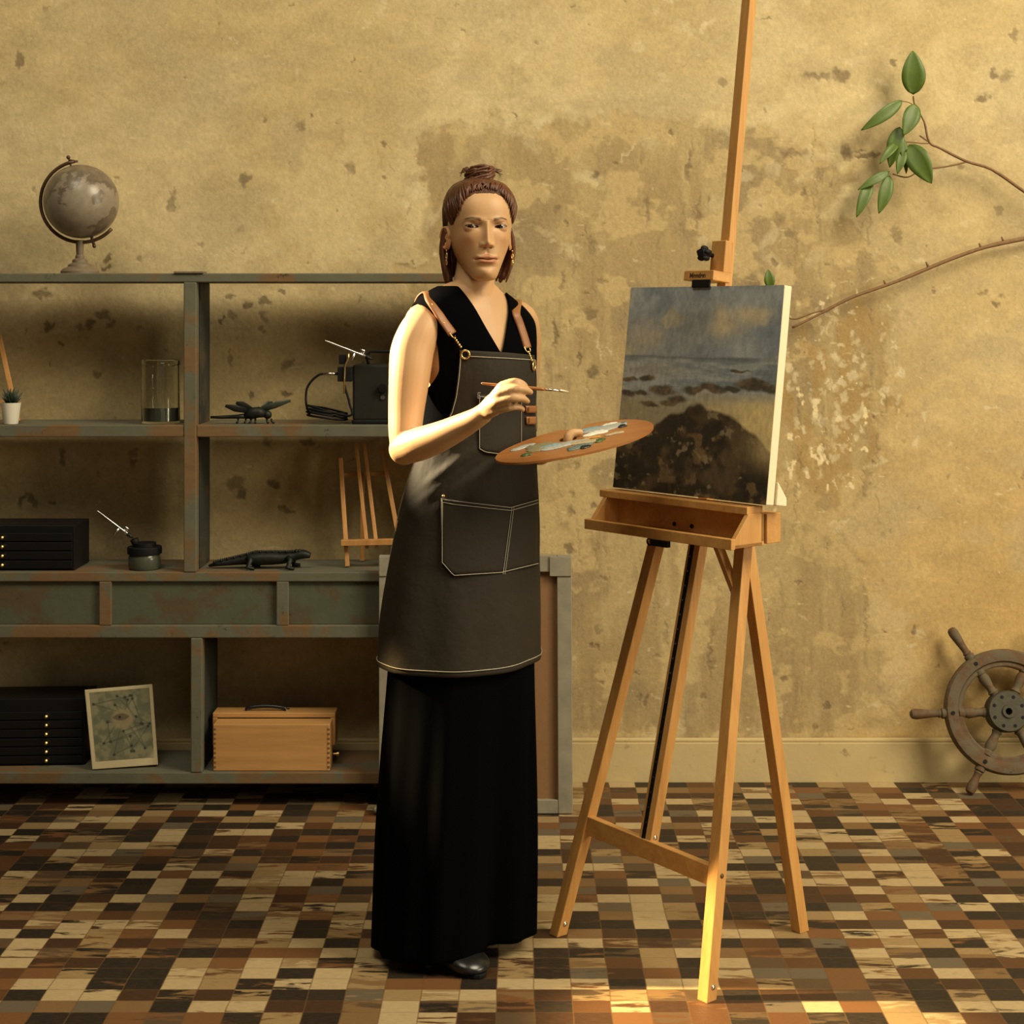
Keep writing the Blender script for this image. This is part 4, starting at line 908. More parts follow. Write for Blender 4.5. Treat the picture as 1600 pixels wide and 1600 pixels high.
# legs inside the trousers
for sgn in (1, -1):
    ps = math.radians(40); R_ = V(-math.cos(ps), -math.sin(ps), 0); Fd = V(math.sin(ps), -math.cos(ps), 0); c0 = V(xc(718), BY, 0)
    m.tube(smooth_path([c0+R_*(.085*sgn)+V(0,0,.82), c0+R_*(.088*sgn)+V(0,0,.47)+Fd*.01, c0+R_*(.088*sgn)+V(0,0,.30)-Fd*.01, c0+R_*(.088*sgn)+V(0,0,.075)], 4), [.078]*4+[.056]*4+[.05]*4+[.034], 20)
core = m.build('core_tmp', M['skin'])
md = core.modifiers.new('r', 'REMESH'); md.mode = 'VOXEL'; md.voxel_size = .0028; md.use_smooth_shade = True
md = core.modifiers.new('s', 'SMOOTH'); md.factor = .5; md.iterations = 5
ev = core.evaluated_get(bpy.context.evaluated_depsgraph_get()); cm = bpy.data.meshes.new_from_object(ev)
nvc = len(cm.vertices); cv_ = np.zeros(nvc*3, np.float32); cm.vertices.foreach_get('co', cv_); cv_ = cv_.reshape(-1, 3)
cf = [tuple(p.vertices) for p in cm.polygons]
bpy.data.objects.remove(core); bpy.data.meshes.remove(cm)

# ---- head
hw = tab([(-.118,.006,.072,.058),(-.115,.020,.080,.040),(-.108,.0275,.0865,.022),(-.098,.0340,.0890,.0),(-.085,.0415,.0890,-.028),(-.065,.0515,.0880,-.056),(-.040,.0610,.0875,-.075),(-.015,.0655,.0880,-.088),(.010,.0690,.0885,-.096),(.040,.0700,.0865,-.1),(.062,.0640,.078,-.096),(.080,.0535,.062,-.082),(.092,.039,.042,-.060),(.101,.014,.012,-.03)])
def headbase(th, z):
    q = hw(z); w, f, b = q[..., 0], q[..., 1], q[..., 2]; c0 = lerp(-.002, (f+b)/2, sstep(-.10, .05, b))
    sn, cs = np.sin(th), np.cos(th); pe = .86
    x = w*np.sign(sn)*np.abs(sn)**pe; y = np.where(cs > 0, c0+(f-c0)*np.abs(cs)**pe, c0+(b-c0)*np.abs(cs)**pe)
    return x, y
# azimuth samples, denser in front
tt = np.linspace(-1, 1, 300, endpoint=False); th = math.pi*(.45*tt+.55*np.sign(tt)*np.abs(tt)**1.9)
zz = np.concatenate([np.linspace(-.118, -.09, 34, endpoint=False), np.linspace(-.09, .03, 150, endpoint=False), np.linspace(.03, .101, 50)])
THg, Zg = np.meshgrid(th, zz); hx, hy = headbase(THg, Zg)
front = sstep(.02, .5, np.cos(THg)); G2 = lambda x0, z0, sx_, sz_: np.exp(-((hx-x0)/sx_)**2-((Zg-z0)/sz_)**2)
d = np.zeros_like(hx); ax_ = np.abs(hx)
Gs = lambda x0, z0, sx_, sz_: np.exp(-((ax_-x0)/sx_)**2-((Zg-z0)/sz_)**2)
d += .0035*Gs(.026,.0135,.020,.006)            # brow ridge
d -= .0042*Gs(.031,.001,.017,.0095)            # sockets
d -= .0035*Gs(.017,.001,.007,.010)
d += .0040*Gs(.043,-.024,.016,.013)            # cheekbones
d -= .0030*Gs(.044,-.062,.014,.018)
d += .0042*G2(0,-.101,.012,.010)                # chin
d -= .0030*G2(0,-.087,.018,.005)
d += .0018*G2(0,-.070,.022,.020)                # muzzle
# nose
zn = np.clip((.010-Zg)/(.010+.036), 0, 1.25); hN = np.where(Zg > .012, .0, .0030+.0135*np.clip(zn, 0, 1)**1.25)*sstep(.022, .004, Zg)
wid = .0046+.0038*np.clip(zn, 0, 1); cut = sstep(-.0475, -.0400, Zg)
d += hN*np.exp(-np.abs(hx/wid)**1.9)*cut
d += .0040*G2(0,-.0365,.0070,.0062)             # tip
d += .0058*Gs(.0108,-.0405,.0050,.0052)*sstep(-.0485, -.043, Zg)
d -= .0030*Gs(.0065,-.0465,.0032,.0022)
d -= .0010*Gs(.0180,-.040,.0030,.006)
# lips
lw = np.clip(1-(ax_/.0245)**2, 0, 1)
d += .0042*np.exp(-((Zg+.0665-.0012*np.cos(hx*240))/.0042)**2)*lw**.6
d += .0054*np.exp(-((Zg+.0765)/.0046)**2)*lw**.8
d -= .0052*np.exp(-((Zg+.0712+.0009*np.cos(hx*230))/.0013)**2)*np.clip(1-(ax_/.027)**2, 0, 1)**.5
d -= .0016*G2(0,-.056,.0035,.006)
d -= .0020*Gs(.027,-.0712,.004,.004)
hy = hy+d*front
# eyes: lids wrap the eyeballs, almond openings
EX, EY, EZ, ER = .0320, .0658, -.0012, .0155
dx_, dz_ = ax_-EX, Zg-EZ
sph = EY+np.sqrt(np.clip(ER**2-dx_**2-dz_**2, 0, None))
fmask = np.cos(THg) > 0
LR = ER+.0012; rr2 = dx_**2+dz_**2; cov = np.where(rr2 < LR**2*.98, EY+np.sqrt(np.clip(LR**2-rr2, 0, None)), -1)
kk = .0030; hh = np.clip(.5+.5*(cov-hy)/kk, 0, 1); hy = np.where(fmask & (cov > 0), hy*(1-hh)+cov*hh+kk*hh*(1-hh)*.6, hy)
lidf = .0011*np.exp(-((dz_-.0062-.10*dx_*0)/.0016)**2)*np.exp(-(dx_/.0125)**4)*fmask; hy = hy-lidf
eu = np.clip(1-(dx_/.0140)**2, 0, 1); up_, lo_ = .0040*eu**.7*1.2+.0008*dx_/.014, -.0032*eu**.8+.0008*dx_/.014
inside = sstep(-.0002, .0006, up_-dz_)*sstep(-.0002, .0006, dz_-lo_)*(np.abs(dx_) < .0138)*fmask
hy = hy*(1-inside)+np.minimum(hy, sph-.0022)*inside
# colours
skin = np.array([.53,.315,.150]); colh = np.zeros(hx.shape+(3,)); colh[:] = skin
def paint(c, k):
    global colh
    colh = lerp(colh, np.array(c), np.clip(k, 0, 1)[..., None])
fr_ = (np.cos(THg) > .1)
paint((.52,.225,.10), .40*Gs(.040,-.030,.022,.018)*fr_)
lipm = sstep(-.0015, .0008, .0635-.0006-(-Zg)*1+.0+.0)*0
zu = -.0610+.0014*np.cos(hx*260)-.0075*(ax_/.0245)**2; zl = -.0822+.0100*(ax_/.0245)**2
lipm = sstep(-.0006, .0010, zu-Zg)*sstep(-.0006, .0010, Zg-zl)*(ax_ < .0245)*fr_; paint((.36,.115,.060), .74*lipm)
paint((.13,.04,.022), .8*np.exp(-((Zg+.0712+.0009*np.cos(hx*230))/.0010)**2)*(ax_ < .0245)*fr_)
bx_ = (ax_-.0130)/.034; bz = .0130+.0072*np.clip(bx_, 0, 1)**.8-.0085*np.clip(bx_-.55, 0, 1)**1.3*2; bt = .0039*(1-.62*np.clip(bx_, 0, 1))
brow = sstep(1.25, .65, np.abs(Zg-bz)/bt)*sstep(-.03, .1, bx_)*sstep(1.05, .92, bx_)*fr_; paint((.050,.020,.008), .95*brow*(.8+.2*vn(hx*900, Zg*500)))
lash = np.exp(-((dz_-up_-.0003)/.0010)**2)*(np.abs(dx_) < .0143)*fr_; paint((.018,.009,.005), .95*lash)
lash2 = np.exp(-((dz_-lo_+.0003)/.0007)**2)*(np.abs(dx_) < .0135)*fr_; paint((.10,.045,.022), .7*lash2)
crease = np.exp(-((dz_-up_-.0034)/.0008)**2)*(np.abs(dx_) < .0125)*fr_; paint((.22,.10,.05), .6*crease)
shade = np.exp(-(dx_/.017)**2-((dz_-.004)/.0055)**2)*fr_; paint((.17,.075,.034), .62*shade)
paint((.16,.06,.03), .8*Gs(.0065,-.0462,.0034,.0016)*fr_)
hp_ = H(hx, hy, Zg).reshape(-1, 3); ncol = hx.shape[1]; nrow = hx.shape[0]; hf = []
base_i = nvc
for j in range(nrow-1):
    for i in range(ncol):
        k = (i+1) % ncol; a0 = base_i+j*ncol; hf.append((a0+i, a0+k, a0+ncol+k, a0+ncol+i))
hf.append(tuple(base_i+i for i in range(ncol))[::-1]); hf.append(tuple(base_i+(nrow-1)*ncol+i for i in range(ncol)))
# ears
def ear(side):
    nu, nv = 24, 40; vs = []; fs = []
    for i in range(nu):
        r_ = i/(nu-1)
        for j in range(nv):
            a = 2*math.pi*j/nv; ez = .0265*r_*math.sin(a)*(1+.05*math.cos(a)); ey = .0165*r_*math.cos(a)*(1.12 if math.sin(a) > 0 else .80)
            h_ = .0035*math.exp(-((r_-.86)/.12)**2)-.0035*math.exp(-((r_-.45)/.25)**2)*(1 if math.cos(a) < .6 else .3)+.0025*math.exp(-((r_-.55)/.10)**2)*(math.cos(a) < .3)
            if r_ > .97: h_ -= .006
            out = (.0085-.45*ey+h_)*(1 if side < 0 else .55)
            vs.append(H(side*(.0665+out), -.010+ey*.86-.2*ez*.5, -.022+ez))
    for i in range(nu-1):
        for j in range(nv): fs.append((i*nv+j, i*nv+(j+1) % nv, (i+1)*nv+(j+1) % nv, (i+1)*nv+j))
    return vs, fs
allv = np.concatenate([cv_, hp_]); allf = cf+hf; allc = np.ones((len(allv), 3))*skin; allc[nvc:] = colh.reshape(-1, 3)
for sd in (-1, 1):
    ev_, ef_ = ear(sd); o = len(allv); allv = np.concatenate([allv, np.array(ev_)]); allf += [tuple(o+i for i in f) for f in ef_]; allc = np.concatenate([allc, np.ones((len(ev_), 3))*np.array([.52,.255,.11])])
# fingernails and a warmer tint on knuckles come from position
org = np.array(pr['_org']); me = bpy.data.meshes.new('body'); me.from_pydata((allv-org).tolist(), [], allf); me.update()
bmx = bmesh.new(); bmx.from_mesh(me); bmesh.ops.recalc_face_normals(bmx, faces=bmx.faces[:]); bmx.to_mesh(me); bmx.free()
me.polygons.foreach_set('use_smooth', [True]*len(me.polygons)); me.materials.append(M['skin'])
at = me.color_attributes.new('Col', 'FLOAT_COLOR', 'POINT'); c4 = np.ones((len(allv), 4), np.float32); c4[:, :3] = allc; at.data.foreach_set('color', c4.ravel())
body = bpy.data.objects.new('body', me); COL.objects.link(body); body.parent = pr; body['_org'] = tuple(float(x) for x in org)
# eyes
for sd in (-1, 1):
    m = MB(); c = HV(sd*EX, EY, EZ); gz = (V(0,0,HC)-c).normalized(); q = V(0,0,1).rotation_difference(gz)
    angs = [0, .15, .19, .3, .42, .46]+list(np.linspace(.6, math.pi, 12)); rings = []
    for a in angs:
        a = max(a, .01); rings.append([c+q @ V(ER*math.sin(a)*math.cos(2*math.pi*k/32), ER*math.sin(a)*math.sin(2*math.pi*k/32), ER*math.cos(a)+(.0004 if a < .45 else 0)) for k in range(32)])
    m.loft(rings)
    nq = 32; m.m = [2 if (i//nq) < 2 else (1 if (i//nq) < 5 else 0) for i in range(len(m.f))]
    m.m[-2] = 2; m.m[-1] = 0
    m.build('eye', [M['eye_white'], M['iris'], M['pupil']], body, True)
# earrings
for sd in (-1, 1):
    e0 = HV(sd*.0735, -.002, -.050); m = MB(); m.torus(e0+V(0,0,-.012), .0075, .0016, Xh, 20, 8); m.ball(e0+V(0,0,-.025), (.0035,.0035,.007), 10, 8); m.ball(e0, .0022, 8, 6); m.build('earring', M['brass'], pr, True)

# ---- hair: a cap that follows the skull, lower lengths, knot on the crown
tt = np.linspace(-1, 1, 200, endpoint=False)*math.pi; zh = np.linspace(-.105, .1015, 130); TH2, Z2 = np.meshgrid(tt, zh); x2, y2 = headbase(TH2, Z2); at_ = np.abs(TH2)
zl_ = np.interp(at_, [0,.35,.62,.80,.95,1.08,1.22,1.42,1.60,1.75,1.95,2.3,2.7,3.15], [.0715,.070,.0615,.046,.028,.013,.004,.004,.013,.006,-.03,-.07,-.085,-.09])
zl_ = zl_+.004*(fbm(TH2*6+20, Z2*0+3, 5)-.5)
k_ = sstep(-.003, .030, Z2-zl_)**.7; str_ = np.sin(TH2*38+6*np.sin(TH2*3))*.0006+(fbm(TH2*9+30, Z2*14+9, 44)-.5)*.006
hth = -.016*(1-sstep(-.012, .0, Z2-zl_))-.0008+k_*(.0085+.006*sstep(1.5, 2.6, at_)+.004*sstep(.05, .1, Z2))+k_*str_
nx_ = np.sin(TH2); ny_ = np.cos(TH2); nz_ = np.clip(Z2/.11, -.2, 1)**3
nl = np.sqrt(nx_**2+ny_**2+nz_**2); hp2 = H(x2+hth*nx_/nl, y2+hth*ny_/nl, Z2+hth*nz_/nl)
# strands converge on the knot
bk = np.array([.004,-.030,.122]); loc = np.stack([x2, y2, Z2], -1)-bk; st_u = np.arctan2(loc[..., 0], loc[..., 1]+.12*0)/(2*math.pi)+.5; st_v = np.linalg.norm(loc, axis=-1)/.3
st = np.stack([st_u*.9+.04*fbm(TH2*3+9, Z2*12+4, 3), st_v, 0*st_u], -1)
hair = grid_mesh('hair', hp2, 200, 130, M['hair'], st, pr, attr='Strand', close=True)
m = MB(); rh = random.Random(12)
def lock(p0, p1, p2, r): m.tube(smooth_path([HV(*p0), HV(*p1), HV(*p2)], 5), [r*.7, r*.9, r, r, r, r, r, r*.95, r*.8, r*.6, r*.3], 7, True, .55)
for k in range(46):
    sd = -1 if k < 25 else 1; j = rh.random()
    y0 = -.012-.050*j; x0 = sd*(.071-.02*j*j+.003*rh.random()); ln_ = rh.uniform(-.122,-.105)-.003*(sd < 0)
    xe = sd*(.073-.018*j+rh.uniform(-.004,.004)) if sd < 0 else (.062-.022*j*.4+rh.uniform(-.008,.003))
    lock((x0, y0, .0+.01*j), (x0*1.06+sd*.003, y0-.002, -.055), (xe*.98, y0+.004+rh.uniform(-.003,.006), ln_), rh.uniform(.0042,.0066))
for k in range(14):
    x0 = -.055+.11*k/13; lock((x0, -.085, -.01), (x0*1.05, -.088, -.06), (x0, -.075, rh.uniform(-.112,-.10)), .008)
m.build('loose_lengths', M['hair_tuft'], hair, True)
m = MB()
for k in range(60):
    a0 = rh.uniform(0, 6.28); R_ = rh.uniform(.012,.026); tl_ = rh.uniform(-.7,.7); pts = []
    for i in range(9):
        a = a0+i*rh.uniform(.35,.5); pts.append(HV(.006+R_*1.25*math.cos(a), -.030+R_*math.sin(a), .118+.010*math.sin(a*1.3+tl_)+.012*(k % 3-1)*.8+rh.uniform(-.002,.002)))
    m.tube(smooth_path(pts, 2), [.0012]+[.0034]*14+[.002,.0008], 7)
m.ball(HV(.006,-.03,.116), (.027,.025,.017), 20, 12)
for k in range(26):
    a = rh.uniform(-.5, 3.6); b = HV(.006+.026*math.cos(a), -.03+.012*rh.uniform(-1,1), .120+.012*abs(math.sin(a))); m.tube(smooth_path([b, b+Vector(Xh)*(.007*math.cos(a))+V(0,0,.008), b+Vector(Xh)*(.014*math.cos(a)+rh.uniform(-.002,.006))+V(0,0,rh.uniform(.002,.010)), b+Vector(Xh)*(.020*math.cos(a)+rh.uniform(-.002,.008))+V(0,0,rh.uniform(-.006,.008))], 3), [.0018]*3+[.0014]*3+[.001]*3+[.0004], 5)
m.build('hair_knot', M['hair_tuft'], hair, True)
m = MB(); hl_t = [0,.35,.62,.80,.95,1.08,1.22,1.42,1.60,1.9,2.3,2.7,3.15]; hl_z = [.0715,.070,.0615,.046,.028,.013,.004,.004,.013,-.02,-.05,-.06,-.065]
for k in range(190):
    t0 = rh.uniform(-2.6, 2.6) if k > 110 else -1.5+3.0*k/110
    z0 = float(np.interp(abs(t0), hl_t, hl_z))+.005+(rh.random()**2)*.03; x0, y0 = (float(v_) for v_ in headbase(np.array(t0), np.array(z0))); p0 = np.array([x0, y0, z0]); p1 = np.array([.004+rh.uniform(-.016,.016), -.032+rh.uniform(-.012,.012), .104]); q = []; jit = rh.uniform(-.004, .004)
    for i in range(11):
        t_ = i/10; p_ = p0*(1-t_)+p1*t_; zz_ = z0+(.0995-z0)*math.sin(t_*math.pi/2)**1.15; az = math.atan2(p_[0]+jit*math.sin(t_*3.1), p_[1]+.002)
        bx2, by2 = (float(v_) for v_ in headbase(np.array(az), np.array(zz_))); h_ = .0085*min(1, t_*3.0+.10)+.0016; e_ = 1+h_/max(.03, math.hypot(bx2, by2)); q.append(HV(bx2*e_, by2*e_, zz_+h_*.55*max(0, zz_/.1)**2))
    m.tube(q, [.0007,.0017,.0023,.0025,.0026,.0026,.0025,.0024,.0022,.0018,.0012], 5)
m.build('swept_strands', M['hair_tuft'], hair, True)

# ---- vest
nph, nz2 = 170, 200; zv = np.linspace(.93, 1.4585, nz2); vs_, fs_ = [], []
for sgn in (1, -1):
    us = np.linspace(0, 1, nph); U2, ZV = np.meshgrid(us, zv); a_ = torso(ZV)[..., 1]+.007
    vw = .060*np.clip((ZV-1.312)/(1.452-1.312), 0, 1)**.9; pe_ = np.arcsin(np.clip(vw/a_, 0, .98))
    PH = sgn*(pe_+U2*(math.pi-pe_)); vp, l_, f_ = ringpt(torso, ZV, PH, .007)
    arm = np.interp(ZV, [1.20,1.235,1.28,1.33,1.38,1.42,1.46], [.30,.136,.124,.127,.136,.145,.148])
    gone = ((f_ <= 0) & (np.abs(l_) < .056) & (ZV > 1.4525)) | ((np.abs(l_) > arm) & (ZV > 1.215))
    o_ = len(vs_); vs_ += (vp.reshape(-1, 3)-org).tolist()
    for j in range(nz2-1):
        for i in range(nph-1):
            if not (gone[j, i] or gone[j, i+1] or gone[j+1, i+1] or gone[j+1, i]):
                q_ = (o_+j*nph+i, o_+j*nph+i+1, o_+(j+1)*nph+i+1, o_+(j+1)*nph+i); fs_.append(q_ if sgn < 0 else q_[::-1])
me = bpy.data.meshes.new('vest'); me.from_pydata(vs_, [], fs_); me.materials.append(M['black_cloth'])
bmx = bmesh.new(); bmx.from_mesh(me); bmesh.ops.delete(bmx, geom=[v_ for v_ in bmx.verts if not v_.link_faces], context='VERTS'); bmesh.ops.remove_doubles(bmx, verts=bmx.verts[:], dist=.0003)
bnd = [v_ for v_ in bmx.verts if v_.is_boundary and v_.co.z+org[2] > 1.2]
for _ in range(14):
    new = {}
    for v_ in bnd:
        nb_ = [e_.other_vert(v_).co for e_ in v_.link_edges if e_.is_boundary]
        if len(nb_) == 2: new[v_] = v_.co*.5+(nb_[0]+nb_[1])*.25
    for v_, c_ in new.items(): v_.co = c_
bmx.to_mesh(me); bmx.free(); me.polygons.foreach_set('use_smooth', [True]*len(me.polygons))
vest = bpy.data.objects.new('vest', me); COL.objects.link(vest); vest.parent = pr; vest['_org'] = tuple(float(x) for x in org)
sm_ = vest.modifiers.new('s', 'SOLIDIFY'); sm_.thickness = .004; sm_.offset = 0

# ---- trousers
nph, nz2 = 200, 90; ph = np.linspace(0, 2*math.pi, nph, endpoint=False); zt_ = np.linspace(.026, 1.09, nz2); PH, ZT = np.meshgrid(ph, zt_)
q = trs(ZT); ps = np.radians(psi_t(ZT)[..., 0]); low = sstep(.85, .1, ZT)
pinch = .30*low*np.exp(-(np.sin(PH)/.20)**2); fold = low*(.004*np.sin(PH*9+1.3)+.003*np.sin(PH*17+ZT*3))
lt_ = (q[..., 1]+fold)*np.sin(PH); ft_ = (q[..., 2]+fold)*np.cos(PH)*(1-pinch)
tp_ = np.stack([q[..., 0]-np.cos(ps)*lt_+np.sin(ps)*ft_, BY-np.sin(ps)*lt_-np.cos(ps)*ft_, ZT+.012*low*np.maximum(0, np.cos(PH+.6))*sstep(.2, 0, ZT)], -1)
tro = grid_mesh('trousers', tp_, nph, nz2, M['black_cloth'], None, pr, close=True)
sm_ = tro.modifiers.new('s', 'SOLIDIFY'); sm_.thickness = .003; sm_.offset = -1

# ---- shoes
ps = math.radians(42); R_ = V(-math.cos(ps), -math.sin(ps), 0); Fd = V(math.sin(ps), -math.cos(ps), 0)
for sgn, fw, toe in ((1, .0, 0), (-1, -.125, 0)):
    c0 = V(xc(713), BY, 0)+R_*(.072*sgn)+Fd*fw; A = lambda f, l, z: c0+Fd*f+R_*l+V(0,0,z)
    m = MB(); rings = []
    for f, w, h, z0 in ((-.085,.010,.045,.012),(-.080,.026,.070,.006),(-.05,.032,.085,.004),(-.01,.033,.080,.004),(.04,.036,.066,.004),(.09,.042,.054,.004),(.125,.042,.046,.004),(.15,.036,.038,.005),(.165,.024,.028,.007),(.172,.008,.018,.010)):
        rings.append([A(f, 1.14*w*math.cos(2*math.pi*k/24), z0+(h-z0)*(.5+.5*math.sin(2*math.pi*k/24)) if math.sin(2*math.pi*k/24) > -.2 else z0+(h-z0)*.35*(1+math.sin(2*math.pi*k/24))) for k in range(24)])
    m.loft(rings); sho = m.build('shoe', M['shoe_leather'], pr, True, sub=1)
    m = MB(); outl = []
    for k in range(32):
        a = 2*math.pi*k/32; outl.append((.043+.133*math.cos(a), .041*math.sin(a)*(1+.12*math.cos(a))))
    m.loft([[A(f, l, z) for f, l in outl] for z in (0, .010)]); m.build('sole', M['black_rubber'], sho, bevel=.002)
    m = MB()
    for k in range(3): m.tube(smooth_path([A(.105-.03*k, .030, .040), A(.11-.03*k, .012, .0545+.004*k), A(.11-.03*k, -.012, .0545+.004*k), A(.105-.03*k, -.030, .040)], 4), .0042, 8)
    m.build('strap', M['shoe_leather'], sho, True)

# ---- apron
na, nz3 = 170, 130
zhem = .637; tz = np.linspace(0, 1, nz3)
edge_px = [(1.13,676),(1.15,690),(1.17,698),(1.19,705),(1.22,711),(1.26,715),(1.30,717.5),(1.325,718.5)]
phR = {}
for z_, px_ in edge_px: phR[z_] = phi_at(apr, px_, z_)
def phi_lim(z):
    zz_ = [.5,.64,.9,1.0,1.06,1.10]+[e[0] for e in edge_px]; vv_ = [math.radians(a) for a in (132,132,128,122,112,98)]+[phR[e[0]] for e in edge_px]
    return np.interp(z, zz_, vv_)
U = np.linspace(-1, 1, na); Ug, Tg = np.meshgrid(U, tz)
ztop = 1.3165+.006*Ug; zbot = zhem-.006*np.cos(Ug*2.2); ZA = zbot+(ztop-zbot)*Tg
PHA = Ug*phi_lim(ZA); skirt = sstep(1.05, .7, ZA)
offa = skirt*(.0035*np.sin(PHA*4.3+.6)+.002*np.sin(PHA*9+2))+.004*(fbm(PHA*3+9, ZA*7, 6)-.5)
for (x_, y_, a_, w_, ln_) in ((705,728,.0065,.012,.07), (725,742,-.005,.010,.06), (690,760,.004,.012,.08), (742,745,.004,.010,.05)):
    zc_ = HC-(y_-CY)*3.57/F; pc_ = phi_at(apr, x_, zc_); du_ = (PHA-pc_)*.13; dv_ = ZA-zc_; uu_ = du_*.80-dv_*.6; vv_ = du_*.6+dv_*.80
    offa = offa+a_*np.exp(-(vv_/w_)**2-(uu_/ln_)**2)
ap_, _, _ = ringpt(apr, ZA, PHA, offa)
apron = grid_mesh('apron', ap_, na, nz3, M['apron'], None, pr)
sm_ = apron.modifiers.new('s', 'SOLIDIFY'); sm_.thickness = .003; sm_.offset = 0
def AP(u, t, off=.0035):      # point on the apron by grid parameters
    z0 = zhem-.006*math.cos(u*2.2); z1 = 1.3165+.006*u; z = z0+(z1-z0)*t; p = float(phi_lim(z))*u
    i = (u+1)/2*(na-1); j = t*(nz3-1); o = float(offa[min(int(round(j)), nz3-1), min(int(round(i)), na-1)]); return Vector(ringpt(apr, np.array(z), np.array(p), o+off)[0])
m = MB(); thr_ = .0009
m.tube([AP(-.965+1.93*k/80, .018) for k in range(81)], thr_, 5)
for u_ in (-.965, .965): m.tube([AP(u_, .018+.964*k/120) for k in range(121)], thr_, 5)
m.tube([AP(-.965+1.93*k/60, .982) for k in range(61)], thr_, 5)
m.build('stitching', M['thread'], apron)
# pockets
def SU(x, y, off=.004): 
    p = surf(apr, x, y, off)
    return p
def dens(poly, n=8):
    out = []
    for (a, b), (c, d_) in zip(poly[:-1], poly[1:]):
        for k in range(n): out.append((a+(c-a)*k/n, b+(d_-b)*k/n))
    return out+[poly[-1]]
def pocket(quadf, nu, nv, name, off):
    rows = []
    for j in range(nv+1):
        rows.append([SU(*quadf(i/nu, j/nv), off) for i in range(nu+1)])
    m_ = MB(); m_.loft(rows, False, False); return m_.build(name, M['apron'], apron, True, solid=.0022)
def bigpocket(u, v):
    x = 689+(841-689)*u; yt = 778+np.interp(u, [0,.72,1], [0,13,1]); yb = np.interp(u, [0,.13,.62,1], [878,901,896,882]); return x, yt+(yb-yt)*v
pk = pocket(bigpocket, 26, 14, 'pocket', .0052)
m = MB()
for ln in ([bigpocket(u, .02) for u in np.linspace(0.01,1,40)], [bigpocket(u, .065) for u in np.linspace(0.01,1,40)], [bigpocket(u, .985) for u in np.linspace(0.01,1,40)], [bigpocket(.012, v) for v in np.linspace(0,.985,20)]):
    m.tube([SU(x, y, .0078) for x, y in ln], .0008, 5)
m.tube([SU(x, y, .0078) for x, y in dens([(800,792),(793,845),(786,897)], 10)], .0008, 5); m.tube([SU(x, y, .0078) for x, y in dens([(803,792),(796,845),(789,897)], 10)], .0007, 5)
m.build('stitching', M['thread'], pk)
m = MB(); m.ball(SU(693, 775, .009), (.0035,.0035,.0035), 10, 8); m.build('rivet', M['brass'], pk, True)
def chestpocket(u, v):
    x = 748+(816-748)*u; yt = 616+4*u; yb = np.interp(u, [0,.15,1], [702,708,716]); return x, yt+(yb-yt)*v
pk2 = pocket(chestpocket, 16, 12, 'pocket', .0052)
m = MB()
for ln in ([chestpocket(.02, v) for v in np.linspace(0,.98,20)], [chestpocket(.98, v) for v in np.linspace(0,.98,20)], [chestpocket(u, .98) for u in np.linspace(.02,.98,20)], [chestpocket(u, .04) for u in np.linspace(.02,.98,20)]):
    m.tube([SU(x, y, .0078) for x, y in ln], .0008, 5)
m.build('stitching', M['thread'], pk2)
M['letter_grey'] = plain('dull_print', (.22,.20,.15), .8)
# small printed letter at the pocket corner
p0, p1, p2 = SU(746,623,.0082), SU(751,623,.0082), SU(746,613,.0082)
m = MB(); ex, ez = (p1-p0), (p2-p0); en = ex.cross(ez).normalized()*.0004
for a0_, a1_, b0_, b1_ in ((0,.28,0,1), (0,1,0,.16), (0,.8,.42,.58), (0,1,.84,1)):
    c_ = [p0+ex*a+ez*b for a, b in ((a0_,b0_),(a1_,b0_),(a1_,b1_),(a0_,b1_))]; m.hexa([c-en for c in c_]+[c+en for c in c_])
m.build('lettering', M['case_grey'] if False else M['letter_grey'], apron)
# side buckle tabs
for (x0, x1, y0, y1) in ((821.5,838,634,645), (822.5,837,651,663)):
    rows = [[SU(x0+(x1-x0)*i/6, y0+(y1-y0)*j/3, .006) for i in range(7)] for j in range(4)]; m = MB(); m.loft(rows, False, False); tb_ = m.build('buckle_tab', M['leather'], apron, True, solid=.004)
    m = MB(); xx = x0+4.5; m.tube([SU(xx, y0+2, .010), SU(xx, y1-2, .010)], .0012, 6); m.build('buckle_pin', M['brass'], tb_)
# shoulder straps with rivets, hooks and eyelets
VT = lambda x, y, off=.013: surf(torso, x, y, off)
def strap(path, w0, label):
    pts = smooth_path(path, 5); m_ = MB(); rows = []
    for i, p in enumerate(pts):
        t = (pts[min(i+1, len(pts)-1)]-pts[max(i-1, 0)]).normalized(); c = V(*torso(np.array(p.z))[:1].tolist()*1, 0, 0) if False else (lambda cx_: V(p.x+.30*(cx_-p.x), p.y+.30*(BY-p.y), p.z-.045))(float(torso(np.array(min(p.z, 1.44)))[0]))
        sd = V(.839,.545,0); sd = (sd-t*sd.dot(t)).normalized(); nr = sd.cross(t).normalized(); nr = nr if nr.dot(p-c) > 0 else -nr; rows.append([p-sd*w0, p-sd*w0*.5+nr*.0006, p+nr*.0008, p+sd*w0*.5+nr*.0006, p+sd*w0])
    m_.loft(rows, False, False); return m_.build('strap', M['leather'], apron, True, solid=.0042), pts, rows
RP = lambda z, a_, o_=.012: Vector(ringpt(torso, np.array(z), np.array(math.radians(a_)), o_)[0])
pa_ = [RP(1.38,146,.010), RP(1.425,130,.010), RP(1.446,100,.009), VT(672,470,.010), VT(683,486,.012), VT(695,505), VT(707,522)]
st1, pts_, rows_ = strap(pa_, .0105, 'strap')
m = MB()
for f_i in (.58, .86): i = int(f_i*(len(pts_)-1)); m.ball(pts_[i]+(pts_[i]-V(xc(742), BY, pts_[i].z)).normalized()*.003, (.0032,.0032,.0032), 10, 8)
m.build('rivet', M['brass'], st1, True)
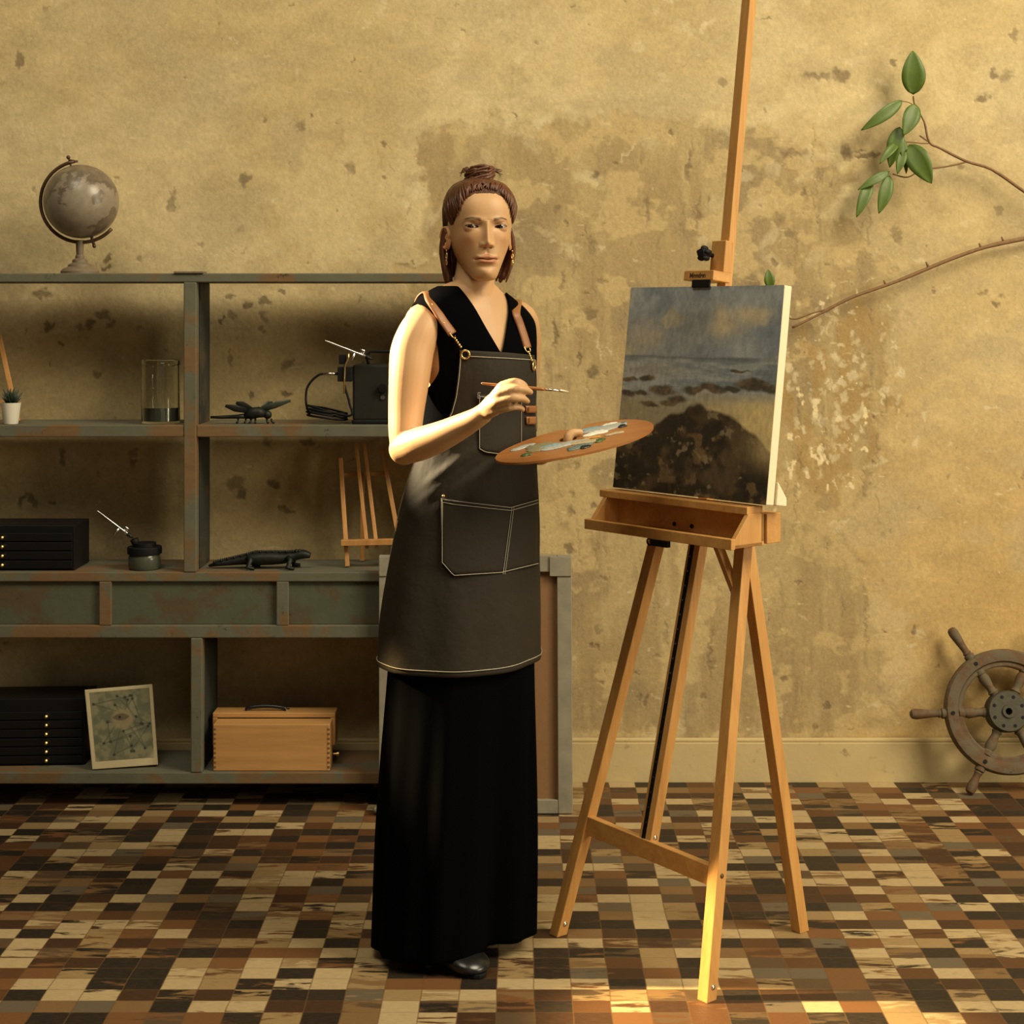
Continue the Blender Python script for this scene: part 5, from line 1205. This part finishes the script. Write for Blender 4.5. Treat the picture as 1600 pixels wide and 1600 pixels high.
def hook(a, b, grom, par):
    m_ = MB(); t = (b-a); m_.torus(a, .0085, .0016, (t.cross(V(0,0,1))).normalized().cross(t.normalized()), 20, 8)
    for k in range(5): m_.ball(a+t*(.25+.62*k/4), (.0026,.0026,.0030), 8, 6)
    m_.build('clip', M['brass'], par, True)
    nrm_ = (grom-V(xc(744), BY, grom.z)).normalized(); m_ = MB(); m_.torus(grom, .0088, .0026, nrm_, 24, 8); gr_ = m_.build('eyelet', M['brass'], apron, True)
    m_ = MB(); m_.lathe([(0,-.002),(.0075,-.002),(.0075,.0006),(0,.0006)], grom, 18, nrm_); m_.build('hole', M['black_rubber'], gr_)
hook(VT(707,523,.014), SU(722,545,.008), SU(727,554,.0052), st1)
pb_ = [RP(1.43,-122), RP(1.446,-96), RP(1.448,-66), VT(806,489), VT(812,506), VT(819,527), VT(824,544)]
st2, pts_, rows_ = strap(pb_, .0095, 'strap')
hook(VT(824,545,.014), SU(832,566,.008), SU(834,572,.0045), st2)
# ================================================================ light and camera
w = bpy.data.worlds.new('World'); SC.world = w; w.use_nodes = True
bg = w.node_tree.nodes['Background']; bg.inputs[0].default_value = (1,.88,.68,1); bg.inputs[1].default_value = .022
def lamp(name, typ, loc, target, energy, color, **kw):
    l = bpy.data.lights.new(name, typ); l.energy = energy; l.color = color
    for k, v in kw.items(): setattr(l, k, v)
    o = bpy.data.objects.new(name, l); COL.objects.link(o); o.location = loc
    o.rotation_euler = (Vector(target)-Vector(loc)).to_track_quat('-Z', 'Y').to_euler(); return o
lamp('skylight', 'AREA', (4.0,1.5,5.2), (.1,4.6,.9), 430, (1,.875,.62), shape='SQUARE', size=2.6)
lamp('side_window', 'AREA', (4.6,2.0,1.7), (-.3,4.5,1.0), 78, (1,.875,.62), shape='SQUARE', size=1.0)
lamp('skylight_left', 'AREA', (-1.2,1.2,6.0), (0,4.4,1.0), 150, (1,.89,.66), shape='SQUARE', size=2.6)
lamp('front_fill', 'AREA', (1.3,-.6,1.7), (.2,4.0,1.3), 9, (1,.875,.62), shape='SQUARE', size=2.4)  # added fill on the camera side to lift the shadows, no real window
lamp('low_sun', 'SPOT', (-3.3,4.42,2.75), (-.25,3.53,1.265), 5200, (1,.80,.50), spot_size=math.radians(7.3), spot_blend=.35, shadow_soft_size=.05)
lamp('low_sun_floor', 'SPOT', (-2.3,3.72,1.95), (.44,3.26,0), 2500, (1,.70,.32), spot_size=math.radians(9), spot_blend=.4, shadow_soft_size=.05)
cam = bpy.data.cameras.new('camera'); cam.sensor_width = 36; cam.lens = F*36/1600; cam.shift_x = -(CX-800)/1600; cam.shift_y = -(800-CY)/1600
co_ = bpy.data.objects.new('camera', cam); COL.objects.link(co_); co_.location = (0,0,HC); co_.rotation_euler = (math.pi/2,0,0); SC.camera = co_
SC.view_settings.view_transform = 'Standard'; SC.view_settings.look = 'None'; SC.view_settings.gamma = 1; SC.view_settings.exposure = 0.0; SC.view_settings.use_curve_mapping = False
for o in list(COL.objects):
    if '_org' in o: del o['_org']
